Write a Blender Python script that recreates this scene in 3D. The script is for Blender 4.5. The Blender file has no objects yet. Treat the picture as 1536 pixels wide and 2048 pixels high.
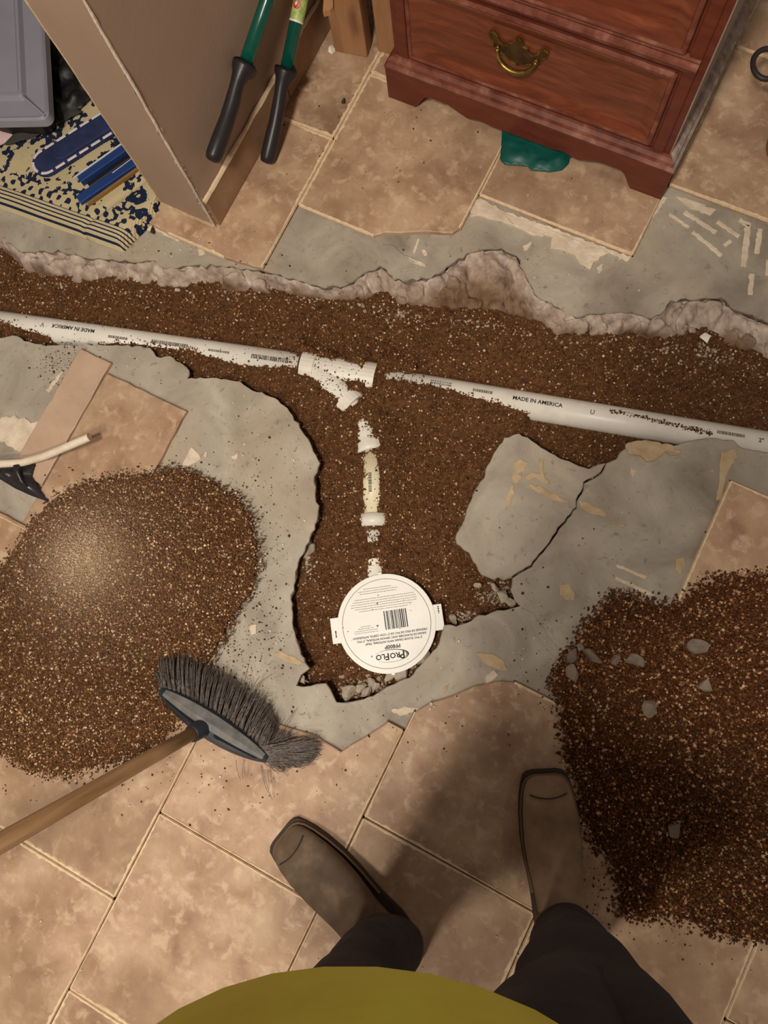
import bpy, bmesh, math, random
import numpy as np
from mathutils import Vector, Matrix
from mathutils.geometry import tessellate_polygon

random.seed(7)
rng = np.random.default_rng(11)
scene = bpy.context.scene
col = scene.collection

# ------------------------------------------------------------------ camera
FPX = 1480.0                      # focal length in pixels of a 1536x2048 frame
CAMH = 1.5
_d = np.array([143.9, 260.3, FPX]); _d /= np.linalg.norm(_d)
_t = np.array([1.0, 0, 0]) - _d * _d[0]; _t /= np.linalg.norm(_t)
_s = np.cross(_d, _t)
_X = math.cos(0.466) * _t + math.sin(0.466) * _s
_Y = np.cross(-_d, _X)
CM = np.array([_X, _Y, -_d])      # world = CM @ camera (x right, y down, z forward)
CPOS = np.array([0.0, 0.0, CAMH])

cam_d = bpy.data.cameras.new('camera')
cam = bpy.data.objects.new('camera', cam_d)
col.objects.link(cam)
R3 = np.column_stack([CM @ [1, 0, 0], CM @ [0, -1, 0], CM @ [0, 0, -1]])
m4 = Matrix([list(R3[i]) + [CPOS[i]] for i in range(3)] + [[0, 0, 0, 1]])
cam.matrix_world = m4
cam_d.sensor_fit = 'AUTO'
cam_d.sensor_width = 36.0
cam_d.lens = FPX / 2048 * 36.0
cam_d.clip_start = 0.02
scene.camera = cam

# ------------------------------------------------------------------ light
world = bpy.data.worlds.new('room_ambient')
scene.world = world
world.use_nodes = True
world.node_tree.nodes['Background'].inputs[0].default_value = (1.0, 0.87, 0.74, 1)
world.node_tree.nodes['Background'].inputs[1].default_value = 0.17

def lamp(name, loc, power, radius, color):
    l = bpy.data.lights.new(name, 'POINT')
    l.energy = power; l.shadow_soft_size = radius; l.color = color
    o = bpy.data.objects.new(name, l); o.location = loc
    col.objects.link(o)
    return o
lamp('ceiling_lamp', (-0.24, -1.22, 2.40), 84, 0.13, (1.0, 0.91, 0.79))
lamp('ceiling_lamp', (-0.22, -0.46, 2.36), 138, 0.12, (1.0, 0.91, 0.79))
lamp('ceiling_lamp', (1.6, 1.6, 2.4), 9, 0.15, (1.0, 0.90, 0.80))
vs = scene.view_settings
vs.view_transform = 'Standard'; vs.look = 'None'; vs.gamma = 1.0
vs.use_curve_mapping = False
vs.exposure = 0.0

# ------------------------------------------------------------------ helpers
def at(u, v, z=0.0):
    u = np.asarray(u, float); v = np.asarray(v, float)
    r = np.stack([(u - 768) / FPX, (v - 1024) / FPX, np.ones_like(u)], -1) @ CM.T
    k = (z - CAMH) / r[..., 2]
    return CPOS + r * k[..., None]

def on_axis(u, v, axis, val):
    r = CM @ np.array([(u - 768) / FPX, (v - 1024) / FPX, 1.0])
    return CPOS + r * ((val - CPOS[axis]) / r[axis])

def proj(P):
    c = (np.asarray(P, float) - CPOS) @ CM
    return np.stack([768 + FPX * c[..., 0] / c[..., 2], 1024 + FPX * c[..., 1] / c[..., 2]], -1)

def pxs(pts, z=0.0):
    a = np.array(pts, float)
    return at(a[:, 0], a[:, 1], z)[:, :2]

def lin(r, g, b):
    f = lambda x: (x / 255 / 12.92) if x / 255 <= 0.04045 else ((x / 255 + 0.055) / 1.055) ** 2.4
    return (f(r), f(g), f(b), 1.0)

def _hash(ix, iy, iz, seed):
    n = (ix.astype(np.int64) * 374761393 + iy.astype(np.int64) * 668265263 + iz.astype(np.int64) * 1440662683 + seed * 974711) & 0x7fffffff
    n = ((n ^ (n >> 13)) * 1274126177) & 0x7fffffff
    n = n ^ (n >> 16)
    return (n & 0xffff) / 65535.0

def vnoise(p, seed=0):
    p = np.asarray(p, float)
    if p.shape[-1] == 2:
        p = np.concatenate([p, np.zeros(p.shape[:-1] + (1,))], -1)
    i = np.floor(p); f = p - i; f = f * f * (3 - 2 * f); i = i.astype(np.int64)
    r = 0
    for dx in (0, 1):
        for dy in (0, 1):
            for dz in (0, 1):
                w = (f[..., 0] if dx else 1 - f[..., 0]) * (f[..., 1] if dy else 1 - f[..., 1]) * (f[..., 2] if dz else 1 - f[..., 2])
                r = r + w * _hash(i[..., 0] + dx, i[..., 1] + dy, i[..., 2] + dz, seed)
    return r * 2 - 1

def fbm(p, scale, octaves=4, seed=0, gain=0.5):
    p = np.asarray(p, float) * scale
    a, s = 1.0, 0.0
    for k in range(octaves):
        s = s + a * vnoise(p, seed + k * 17); p = p * 2.03; a *= gain
    return s

def smooth(a, b, x):
    t = np.clip((x - a) / (b - a), 0, 1)
    return t * t * (3 - 2 * t)

def signed_dist(P, poly):
    """positive inside"""
    P = np.asarray(P, float); poly = np.asarray(poly, float)
    d2 = np.full(len(P), 1e9); ins = np.zeros(len(P), bool)
    n = len(poly)
    for i in range(n):
        a = poly[i]; b = poly[(i + 1) % n]
        ab = b - a; l2 = max(ab @ ab, 1e-12)
        t = np.clip(((P - a) @ ab) / l2, 0, 1)
        q = P - a - t[:, None] * ab
        d2 = np.minimum(d2, (q * q).sum(1))
        c = (a[1] > P[:, 1]) != (b[1] > P[:, 1])
        if abs(b[1] - a[1]) > 1e-12:
            ins ^= c & (P[:, 0] < (b[0] - a[0]) * (P[:, 1] - a[1]) / (b[1] - a[1]) + a[0])
    d = np.sqrt(d2)
    return np.where(ins, d, -d)

def area2(p):
    p = np.asarray(p); q = np.roll(p, -1, 0)
    return 0.5 * np.sum(p[:, 0] * q[:, 1] - q[:, 0] * p[:, 1])

def ccw(p):
    p = np.asarray(p, float)
    return p if area2(p) > 0 else p[::-1]

def rough_line(pts, step=0.012, amp=0.0025, closed=False, seed=1):
    r = np.random.default_rng(seed)
    pts = [np.array(p, float) for p in pts]
    out = []
    n = len(pts)
    for i in range(n if closed else n - 1):
        a, b = pts[i], pts[(i + 1) % n]
        L = np.linalg.norm(b - a); k = max(1, int(L / step))
        nrm = np.array([-(b - a)[1], (b - a)[0]]) / max(L, 1e-9)
        for j in range(k):
            q = a + (b - a) * j / k
            if j: q = q + nrm * r.normal(0, amp)
            out.append(q)
    if not closed: out.append(pts[-1])
    return np.array(out)

def link(o, parent=None, props=None):
    col.objects.link(o)
    if parent is not None: o.parent = parent
    if props:
        for k, v in props.items(): o[k] = v
    return o

def mesh_obj(name, V, F, mats, parent=None, shade=False, fm=None, colors=None, **props):
    me = bpy.data.meshes.new(name)
    if isinstance(F, np.ndarray):
        nv, nf, k = len(V), len(F), F.shape[1]
        me.vertices.add(nv); me.vertices.foreach_set('co', np.asarray(V, np.float32).ravel())
        me.loops.add(nf * k); me.loops.foreach_set('vertex_index', F.astype(np.int32).ravel())
        me.polygons.add(nf); me.polygons.foreach_set('loop_start', np.arange(0, nf * k, k, dtype=np.int32))
        me.update(calc_edges=True)
    else:
        me.from_pydata([tuple(map(float, v)) for v in V], [], [list(map(int, f)) for f in F])
        me.update()
    if not isinstance(mats, (list, tuple)): mats = [mats]
    for m in mats: me.materials.append(m)
    if fm is not None: me.polygons.foreach_set('material_index', np.asarray(fm, np.int32))
    if shade:
        lt = np.zeros(len(me.polygons), np.int32); me.polygons.foreach_get('loop_total', lt)
        me.polygons.foreach_set('use_smooth', lt <= 4)
    if colors is not None:
        ca = me.color_attributes.new('Col', 'FLOAT_COLOR', 'POINT')
        c4 = np.ones((len(V), 4), np.float32); c4[:, :3] = colors
        ca.data.foreach_set('color', c4.ravel())
    me.validate()
    o = bpy.data.objects.new(name, me)
    return link(o, parent, props)

def empty(name, loc, label, cat, group=None):
    o = bpy.data.objects.new(name, None); o.location = loc
    o.empty_display_size = 0.05
    link(o)
    o['label'] = label; o['category'] = cat
    if group: o['group'] = group
    return o

def keep(child_list, root):
    """children built in world coordinates: cancel the parent's offset"""
    inv = Matrix.Translation(root.location).inverted()
    for c in child_list: c.matrix_parent_inverse = inv

class MB:
    def __init__(s): s.V = []; s.F = []; s.M = []
    def add(s, V, F, m=0):
        b = len(s.V); s.V += [tuple(map(float, v)) for v in V]
        s.F += [[i + b for i in f] for f in F]; s.M += [m] * len(F)
    def box(s, lo, hi, m=0, ax=None, org=(0, 0, 0)):
        x0, y0, z0 = lo; x1, y1, z1 = hi
        V = [(x0, y0, z0), (x1, y0, z0), (x1, y1, z0), (x0, y1, z0), (x0, y0, z1), (x1, y0, z1), (x1, y1, z1), (x0, y1, z1)]
        if ax is not None: V = [np.array(org) + ax[0] * v[0] + ax[1] * v[1] + ax[2] * v[2] for v in V]
        s.add(V, [(0, 3, 2, 1), (4, 5, 6, 7), (0, 1, 5, 4), (1, 2, 6, 5), (2, 3, 7, 6), (3, 0, 4, 7)], m)
    def loft(s, rings, m=0, caps=True, closed=True):
        n = len(rings[0]); V = []; F = []
        for r in rings: V += list(r)
        for i in range(len(rings) - 1):
            for j in range(n if closed else n - 1):
                a = i * n + j; b = i * n + (j + 1) % n
                F.append((a, b, b + n, a + n))
        if caps:
            F.append(tuple(range(n))[::-1]); F.append(tuple((len(rings) - 1) * n + j for j in range(n)))
        s.add(V, F, m)
    def tube(s, path, rad, n=12, m=0, caps=True):
        path = [np.array(p, float) for p in path]
        if np.isscalar(rad): rad = [rad] * len(path)
        rings = []; prev = None
        for i, p in enumerate(path):
            t = path[min(i + 1, len(path) - 1)] - path[max(i - 1, 0)]
            t = t / np.linalg.norm(t)
            if prev is None:
                h = np.array([0, 0, 1.0]) if abs(t[2]) < 0.9 else np.array([1.0, 0, 0])
                a = np.cross(h, t)
            else: a = prev - t * (prev @ t)
            a = a / np.linalg.norm(a); prev = a; b = np.cross(t, a)
            rr = rad[i]; ra, rb = (rr if isinstance(rr, (tuple, list)) else (rr, rr))
            rings.append([p + a * ra * math.cos(q) + b * rb * math.sin(q) for q in np.linspace(0, 2 * math.pi, n, endpoint=False)])
        s.loft(rings, m, caps)
    def prism(s, pts, z0, z1, m=0, inset=0.0):
        """pts ccw world xy; small top chamfer"""
        pts = ccw(pts); n = len(pts); c = pts.mean(0)
        zz = (lambda z: z if np.ndim(z) else [z] * n)
        z0 = zz(z0); z1 = zz(z1)
        rings = [[(p[0], p[1], z0[i]) for i, p in enumerate(pts)]]
        if inset:
            nx = np.roll(pts, -1, 0) - np.roll(pts, 1, 0); nx /= np.maximum(np.linalg.norm(nx, axis=1), 1e-9)[:, None]
            inn = pts + np.stack([-nx[:, 1], nx[:, 0]], 1) * inset
            rings.append([(p[0], p[1], z1[i] - inset * 0.6) for i, p in enumerate(pts)])
            rings.append([(p[0], p[1], z1[i]) for i, p in enumerate(inn)])
        else: rings.append([(p[0], p[1], z1[i]) for i, p in enumerate(pts)])
        s.loft(rings, m)
    def build(s, name, mats, parent=None, shade=False, sub=0, bevel=0, **props):
        o = mesh_obj(name, s.V, s.F, mats, parent, shade, s.M, **props)
        if bevel:
            b = o.modifiers.new('bevel', 'BEVEL'); b.width = bevel; b.segments = 2; b.limit_method = 'ANGLE'
        if sub:
            q = o.modifiers.new('subdiv', 'SUBSURF'); q.levels = sub; q.render_levels = sub
        return o

# ------------------------------------------------------------------ materials
def mat(name, stops, scale=8, detail=6, rough=0.7, bump=0.0, bscale=None, metal=0.0, stretch=None,
        vary=0.0, attr=False, second=None, third=None, spec=0.3, distort=0.0, coat=0.0):
    m = bpy.data.materials.new(name); m.use_nodes = True
    nt = m.node_tree; N = nt.nodes; L = nt.links
    P = N['Principled BSDF']
    P.inputs['Roughness'].default_value = rough
    P.inputs['Metallic'].default_value = metal
    P.inputs['Specular IOR Level'].default_value = spec
    if coat: P.inputs['Coat Weight'].default_value = coat; P.inputs['Coat Roughness'].default_value = 0.25
    tc = N.new('ShaderNodeTexCoord'); vec = tc.outputs['Object']
    if vary or True:
        oi = N.new('ShaderNodeObjectInfo')
        if vary:
            ad = N.new('ShaderNodeVectorMath'); ad.operation = 'MULTIPLY_ADD'
            cb = N.new('ShaderNodeCombineXYZ')
            for k in range(3): L.new(oi.outputs['Random'], cb.inputs[k])
            L.new(cb.outputs[0], ad.inputs[0]); ad.inputs[1].default_value = (37, 53, 11); L.new(vec, ad.inputs[2])
            vec = ad.outputs[0]
    if stretch:
        mp = N.new('ShaderNodeMapping'); mp.inputs['Scale'].default_value = stretch
        L.new(vec, mp.inputs['Vector']); vec = mp.outputs[0]
    def noise(sc, dt=detail):
        n = N.new('ShaderNodeTexNoise'); n.inputs['Scale'].default_value = sc; n.inputs['Detail'].default_value = dt
        n.inputs['Roughness'].default_value = 0.6; n.inputs['Distortion'].default_value = distort
        L.new(vec, n.inputs['Vector']); return n
    n1 = noise(scale)
    cr = N.new('ShaderNodeValToRGB'); L.new(n1.outputs['Fac'], cr.inputs[0])
    el = cr.color_ramp.elements
    while len(el) < len(stops): el.new(0.5)
    for e, (p, c) in zip(el, stops): e.position = p; e.color = c
    outc = cr.outputs[0]
    for layer in (second, third):                # (scale, lo, hi, colour, amount)
        if not layer: continue
        sc, lo, hi, c2, amt = layer
        n2 = noise(sc, 4)
        mr = N.new('ShaderNodeMapRange'); mr.inputs[1].default_value = lo; mr.inputs[2].default_value = hi
        mr.inputs[4].default_value = amt
        L.new(n2.outputs['Fac'], mr.inputs[0])
        mx = N.new('ShaderNodeMixRGB'); mx.inputs[2].default_value = c2
        L.new(mr.outputs[0], mx.inputs[0]); L.new(outc, mx.inputs[1]); outc = mx.outputs[0]
    if attr:
        at_ = N.new('ShaderNodeAttribute'); at_.attribute_name = 'Col'
        mx = N.new('ShaderNodeMixRGB'); mx.blend_type = 'MULTIPLY'; mx.inputs[0].default_value = 1
        L.new(outc, mx.inputs[1]); L.new(at_.outputs['Color'], mx.inputs[2]); outc = mx.outputs[0]
    if vary:
        hs = N.new('ShaderNodeHueSaturation')
        mr = N.new('ShaderNodeMapRange'); mr.inputs[3].default_value = 1 - vary; mr.inputs[4].default_value = 1 + vary
        L.new(oi.outputs['Random'], mr.inputs[0]); L.new(mr.outputs[0], hs.inputs['Value'])
        L.new(outc, hs.inputs['Color']); outc = hs.outputs[0]
    L.new(outc, P.inputs['Base Color'])
    if bump:
        nb = noise(bscale or scale * 4, 8)
        bp = N.new('ShaderNodeBump'); bp.inputs['Strength'].default_value = bump; bp.inputs['Distance'].default_value = 0.004
        L.new(nb.outputs['Fac'], bp.inputs['Height']); L.new(bp.outputs[0], P.inputs['Normal'])
    return m

def plain(name, c, rough=0.5, metal=0.0, v=0.10, scale=30, bump=0.0, spec=0.4, coat=0.0):
    d = tuple(x * (1 - v) for x in c[:3]) + (1,); u = tuple(min(1, x * (1 + v)) for x in c[:3]) + (1,)
    return mat(name, [(0.3, d), (0.7, u)], scale=scale, rough=rough, metal=metal, bump=bump, spec=spec, coat=coat)

M = {}
M['tile'] = mat('tile_ceramic', [(0.28, lin(142, 110, 86)), (0.42, lin(170, 136, 109)), (0.56, lin(188, 155, 126)), (0.74, lin(206, 177, 148))],
                scale=11, detail=12, rough=0.5, bump=0.4, bscale=50, vary=0.06, distort=0.3, second=(38, 0.52, 0.66, lin(218, 190, 158), 0.6), third=(3.0, 0.50, 0.66, lin(148, 118, 92), 0.6))
M['tile_plain'] = mat('tile_smooth', [(0.3, lin(184, 154, 130)), (0.7, lin(200, 170, 146))], scale=14, rough=0.6, bump=0.1, second=(60, 0.6, 0.8, lin(120, 92, 70), 0.4))
M['concrete'] = mat('slab_concrete', [(0.25, lin(126, 114, 101)), (0.42, lin(158, 147, 132)), (0.58, lin(178, 168, 152)), (0.78, lin(204, 195, 178))],
                    scale=7, detail=9, rough=0.6, bump=0.3, bscale=35, distort=0.6, second=(3.2, 0.5, 0.72, lin(186, 164, 138), 0.6), third=(70, 0.60, 0.72, lin(116, 102, 86), 0.6))
M['broken'] = mat('broken_concrete', [(0.3, lin(134, 116, 103)), (0.5, lin(182, 162, 148)), (0.72, lin(216, 201, 188))], scale=34, detail=8, rough=0.9, bump=0.9, bscale=70, attr=True, spec=0.1)
M['brokenwall'] = mat('slab_broken_side', [(0.3, lin(110, 96, 82)), (0.7, lin(160, 146, 128))], scale=60, rough=0.95, bump=1.0, bscale=90, spec=0.1)
M['grout'] = mat('grout', [(0.3, lin(78, 58, 42)), (0.7, lin(128, 98, 72))], scale=60, rough=0.9, bump=0.5)
M['groutpale'] = mat('pale_grout', [(0.3, lin(170, 136, 104)), (0.7, lin(206, 172, 136))], scale=60, rough=0.9, bump=0.5)
M['groutedge'] = mat('grout_edge', [(0.3, lin(218, 188, 150)), (0.7, lin(244, 220, 186))], scale=60, rough=0.9, bump=0.5)
M['mortar'] = mat('thinset_mortar', [(0.3, lin(206, 186, 160)), (0.7, lin(236, 220, 198))], scale=40, rough=0.9, bump=0.8, bscale=60)
M['mortar_tan'] = mat('thinset_tan', [(0.3, lin(176, 150, 116)), (0.7, lin(206, 182, 148))], scale=40, rough=0.9, bump=0.6, bscale=60)
M['soil'] = mat('soil_grain', [(0.3, (0.72, 0.72, 0.72, 1)), (0.7, (1.15, 1.15, 1.15, 1))], scale=260, detail=2, rough=0.95, attr=True, spec=0.1)
M['pvc'] = mat('white_pvc', [(0.3, lin(224, 217, 204)), (0.7, lin(240, 236, 226))], scale=9, rough=0.35, second=(26, 0.55, 0.8, lin(196, 178, 146), 0.35))
M['pvc_yellow'] = mat('yellowed_pvc', [(0.3, lin(222, 208, 168)), (0.7, lin(236, 226, 196))], scale=9, rough=0.4)
M['coverwhite'] = plain('drain_cover_plastic', lin(243, 240, 232), 0.45, v=0.03)
M['ink'] = plain('print_ink', lin(40, 38, 40), 0.7)
M['greyink'] = plain('faded_print_ink', lin(120, 116, 104), 0.7)
M['wall'] = mat('wall_paint', [(0.3, lin(160, 134, 116)), (0.7, lin(172, 146, 127))], scale=3, rough=0.6, bump=0.08, bscale=90)
M['skirt'] = mat('skirting_tile', [(0.25, lin(128, 98, 74)), (0.5, lin(152, 118, 90)), (0.75, lin(172, 138, 108))], scale=12, detail=8, rough=0.6, vary=0.05)
M['plaster'] = plain('plaster_chip', lin(214, 196, 176), 0.9, bump=0.5)
M['lopgreen'] = plain('green_tube_paint', lin(6, 76, 62), 0.22, v=0.12, coat=0.4)
M['grip'] = plain('black_grip_rubber', lin(40, 36, 38), 0.38)
M['sticker'] = mat('sticker_print', [(0.35, lin(140, 160, 80)), (0.55, lin(170, 190, 110)), (0.75, lin(206, 206, 140))], scale=90, rough=0.4)
M['red'] = plain('sticker_red', lin(196, 40, 44), 0.4)
M['stickwhite'] = plain('sticker_white', lin(226, 220, 208), 0.4)
M['steel'] = plain('blade_steel', lin(120, 122, 124), 0.35, metal=0.9)
M['mahog'] = mat('mahogany_front', [(0.25, lin(84, 38, 22)), (0.5, lin(114, 56, 34)), (0.75, lin(142, 78, 50))], scale=7, detail=7, rough=0.34, stretch=(1.2, 1.2, 9), distort=0.8, coat=0.3)
M['mahogdark'] = mat('mahogany_frame', [(0.3, lin(88, 36, 24)), (0.7, lin(112, 52, 34))], scale=10, detail=6, rough=0.38, stretch=(1, 1, 5), coat=0.25)
M['worn'] = mat('worn_moulding', [(0.35, lin(96, 46, 34)), (0.55, lin(126, 72, 56)), (0.8, lin(172, 124, 104))], scale=24, detail=6, rough=0.5)
M['dust'] = mat('dusty_side_panel', [(0.3, lin(128, 108, 98)), (0.5, lin(156, 136, 124)), (0.75, lin(196, 178, 166))], scale=14, detail=8, rough=0.8, stretch=(4, 4, 0.6))
M['brass'] = mat('antique_brass', [(0.3, lin(86, 66, 30)), (0.7, lin(164, 132, 70))], scale=60, rough=0.35, metal=0.85)
M['plate'] = mat('aged_brass_plate', [(0.3, lin(70, 48, 32)), (0.7, lin(110, 84, 52))], scale=40, rough=0.45, metal=0.6)
M['greensheet'] = plain('green_plastic_sheet', lin(16, 84, 74), 0.42, v=0.15)
M['post'] = mat('raw_wood', [(0.3, lin(140, 98, 66)), (0.5, lin(164, 120, 84)), (0.75, lin(184, 140, 100))], scale=8, rough=0.75, stretch=(3, 3, 0.4), detail=8)
M['bin'] = plain('grey_bin_plastic', lin(144, 142, 154), 0.42, v=0.06, scale=10)
M['nearblack'] = plain('near_black', lin(26, 24, 26), 0.5)  # stands in for shade on bin body, strap gap, grip hole and broom hollows
M['pink'] = plain('pink_cloth', lin(206, 176, 176), 0.85, scale=40)
M['darkcloth'] = plain('dark_cloth', lin(60, 58, 54), 0.9, scale=40)
M['navy'] = mat('navy_webbing', [(0.3, lin(34, 40, 72)), (0.7, lin(46, 54, 92))], scale=40, rough=0.8, second=(12, 0.62, 0.8, lin(120, 112, 112), 0.4))
M['blue'] = plain('blue_webbing', lin(28, 58, 116), 0.6)
M['stitch'] = plain('white_stitching', lin(214, 206, 206), 0.7)
M['ochre'] = plain('ochre_binding', lin(140, 104, 50), 0.85)
M['hose'] = mat('white_hose', [(0.3, lin(216, 198, 170)), (0.7, lin(238, 226, 206))], scale=30, rough=0.55)
M['bag'] = plain('black_plastic', lin(46, 40, 44), 0.32, v=0.2)
M['broomplastic'] = plain('broom_head_plastic', lin(42, 46, 54), 0.42, v=0.15)
M['broomgrey'] = mat('dusty_broom_top', [(0.3, lin(92, 92, 92)), (0.7, lin(128, 124, 120))], scale=40, rough=0.6)
M['broomblue'] = plain('broom_head_blue', lin(38, 50, 60), 0.4, v=0.2)
M['bristle'] = mat('broom_bristle', [(0.3, lin(88, 81, 78)), (0.7, lin(148, 136, 128))], scale=160, detail=2, rough=0.6)
M['broomwood'] = mat('broom_handle_wood', [(0.3, lin(140, 104, 70)), (0.5, lin(168, 130, 92)), (0.75, lin(190, 154, 114))], scale=14, rough=0.5, stretch=(0.35, 5, 5), detail=7)
M['stone'] = mat('grey_stone', [(0.3, lin(112, 98, 86)), (0.7, lin(146, 131, 115))], scale=40, rough=0.9, bump=0.5, vary=0.12)
M['chunk'] = mat('concrete_chunk', [(0.3, lin(150, 136, 118)), (0.7, lin(196, 182, 162))], scale=50, rough=0.95, bump=0.9, bscale=80, vary=0.1)
M['flake'] = plain('white_flake', lin(236, 226, 210), 0.8)
M['boot'] = mat('dusty_boot_leather', [(0.3, lin(104, 84, 64)), (0.55, lin(150, 124, 98)), (0.8, lin(186, 158, 128))], scale=11, detail=8, rough=0.75, bump=0.3, bscale=70)
M['boot2'] = mat('dark_boot_leather', [(0.3, lin(74, 60, 48)), (0.55, lin(106, 88, 70)), (0.8, lin(156, 132, 106))], scale=13, detail=8, rough=0.7, bump=0.3, bscale=70)
M['sole'] = plain('boot_sole', lin(62, 46, 36), 0.75)
M['welt'] = plain('boot_welt', lin(120, 98, 76), 0.8)
M['jeans'] = mat('charcoal_denim', [(0.3, lin(52, 46, 50)), (0.55, lin(66, 60, 64)), (0.8, lin(84, 76, 76))], scale=12, rough=0.9, bump=0.4, bscale=120)
M['shirt'] = mat('yellow_shirt_knit', [(0.35, lin(226, 212, 88)), (0.6, lin(240, 236, 98)), (0.8, lin(242, 248, 108))], scale=5, rough=0.85, bump=0.2, bscale=260)
M['skin'] = plain('skin', lin(198, 148, 120), 0.55, v=0.06)
M['hair'] = plain('brown_hair', lin(58, 42, 32), 0.6)
M['eye'] = plain('eye_white', lin(230, 226, 220), 0.3, v=0.02)
M['jug'] = plain('pale_grey_jug', lin(158, 146, 136), 0.6)
M['jughandle'] = plain('dark_jug_handle', lin(52, 42, 40), 0.5)

# rug: cream ground with navy motifs, banded borders (object space, x along the front edge)
def rug_material():
    m = bpy.data.materials.new('persian_rug_weave'); m.use_nodes = True
    nt = m.node_tree; N = nt.nodes; L = nt.links; P = N['Principled BSDF']
    P.inputs['Roughness'].default_value = 0.95; P.inputs['Specular IOR Level'].default_value = 0.05
    tc = N.new('ShaderNodeTexCoord'); sp = N.new('ShaderNodeSeparateXYZ'); L.new(tc.outputs['Object'], sp.inputs[0])
    cream, navy, tan = lin(208, 192, 154), lin(38, 46, 70), lin(168, 136, 84)
    def math_(op, a, b=None, clamp=False):
        n = N.new('ShaderNodeMath'); n.operation = op; n.use_clamp = clamp
        for i, x in enumerate((a, b)):
            if x is None: continue
            if isinstance(x, (int, float)): n.inputs[i].default_value = x
            else: L.new(x, n.inputs[i])
        return n.outputs[0]
    vo = N.new('ShaderNodeTexVoronoi'); vo.inputs['Scale'].default_value = 19; L.new(tc.outputs['Object'], vo.inputs['Vector'])
    nz = N.new('ShaderNodeTexNoise'); nz.inputs['Scale'].default_value = 60; nz.inputs['Detail'].default_value = 2; L.new(tc.outputs['Object'], nz.inputs['Vector'])
    dd = math_('ADD', vo.outputs['Distance'], math_('MULTIPLY', math_('SUBTRACT', nz.outputs['Fac'], 0.5), 1.5))
    motif = math_('LESS_THAN', dd, 0.48)
    hole = math_('LESS_THAN', dd, 0.10)
    motif = math_('SUBTRACT', motif, hole, True)
    # small border motifs
    wv = math_('SINE', math_('MULTIPLY', sp.outputs['X'], 250))
    wy = math_('SINE', math_('MULTIPLY', sp.outputs['Y'], 190))
    bmot = math_('GREATER_THAN', math_('ADD', math_('MULTIPLY', wv, wy), math_('MULTIPLY', math_('SUBTRACT', nz.outputs['Fac'], 0.5), 3.4)), 0.28)
    inb = math_('LESS_THAN', sp.outputs['Y'], 0.075)
    sel = N.new('ShaderNodeMix'); sel.data_type = 'FLOAT'
    L.new(inb, sel.inputs[0]); L.new(motif, sel.inputs[2]); L.new(bmot, sel.inputs[3])
    mo = sel.outputs[0]
    # plain stripes
    st = math_('LESS_THAN', math_('PINGPONG', math_('ADD', sp.outputs['Y'], 0.002), 0.0042), 0.0015)
    ins = math_('LESS_THAN', sp.outputs['Y'], 0.040)
    sel2 = N.new('ShaderNodeMix'); sel2.data_type = 'FLOAT'
    L.new(ins, sel2.inputs[0]); L.new(mo, sel2.inputs[2]); L.new(st, sel2.inputs[3])
    mx = N.new('ShaderNodeMixRGB'); mx.inputs[1].default_value = cream; mx.inputs[2].default_value = navy
    L.new(sel2.outputs[0], mx.inputs[0])
    n3 = N.new('ShaderNodeTexNoise'); n3.inputs['Scale'].default_value = 14; L.new(tc.outputs['Object'], n3.inputs['Vector'])
    mx2 = N.new('ShaderNodeMixRGB'); mx2.blend_type = 'MULTIPLY'; mx2.inputs[2].default_value = (0.92, 0.89, 0.84, 1)
    L.new(n3.outputs['Fac'], mx2.inputs[0]); L.new(mx.outputs[0], mx2.inputs[1]); L.new(mx2.outputs[0], P.inputs['Base Color'])
    rib = math_('SINE', math_('MULTIPLY', sp.outputs['X'], 1500))
    bp = N.new('ShaderNodeBump'); bp.inputs['Strength'].default_value = 0.6; bp.inputs['Distance'].default_value = 0.001
    L.new(rib, bp.inputs['Height']); L.new(bp.outputs[0], P.inputs['Normal'])
    return m
M['rug'] = rug_material()

# ------------------------------------------------------------------ outlines traced in the photograph
ZS = -0.012                        # slab top, tiles lie at 0
TOP_EDGE = [(0,472),(25,490),(40,503),(85,500),(105,504),(150,507),(175,515),(205,517),(265,524),(300,520),(330,536),(400,529),(440,530),(500,538),(540,545),(595,560),(640,572),(690,571),(715,556),(737,542),(760,531),(772,538),(788,559),(853,557),(888,540),(918,515),(953,502),(1003,495),(1033,510),(1048,540),(1068,585),(1108,610),(1153,635),(1188,627),(1243,625),(1293,635),(1323,627),(1343,600),(1413,595),(1453,600),(1463,615),(1536,645)]
SOIL_TOP = [(0,484),(22,500),(38,528),(52,553),(100,561),(200,572),(260,576),(350,574),(435,574),(500,581),(590,586),(650,593),(710,600),(768,604),(818,620),(918,635),(978,640),(1048,660),(1118,675),(1193,675),(1268,668),(1298,692),(1343,687),(1408,675),(1428,690),(1468,710),(1536,740)]
LOW_EDGE = [(0,675),(25,670),(65,685),(100,690),(150,690),(175,687),(240,690),(280,691),(300,695),(312,712),(340,711),(360,724),(378,740),(375,757),(400,754),(450,757),(480,762),(505,780),(550,795),(575,815),(600,855),(620,885),(626,902),(640,926),(629,953),(631,985),(637,1020),(635,1040),(620,1075),(610,1100),(595,1135),(588,1170),(582,1190),(585,1225),(590,1265),(600,1300),(610,1325),(619,1337),(603,1350),(593,1371),(606,1373),(622,1371),(652,1366),(660,1378),(668,1394),(673,1404),(694,1405),(717,1400),(746,1392),(782,1370),(808,1358),(827,1348),(840,1332),(853,1317),(873,1296),(879,1284),(888,1250),(913,1252),(933,1245),(958,1230),(983,1225),(1008,1220),(1040,1212)]
CRACK = [(1040,1212),(1028,1200),(1020,1180),(1024,1155),(1038,1145),(1063,1132),(1078,1110),(1100,1085),(1113,1065),(1135,1035),(1153,1015),(1153,1000),(1163,985),(1168,965),(1203,945),(1212,926)]
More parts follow.
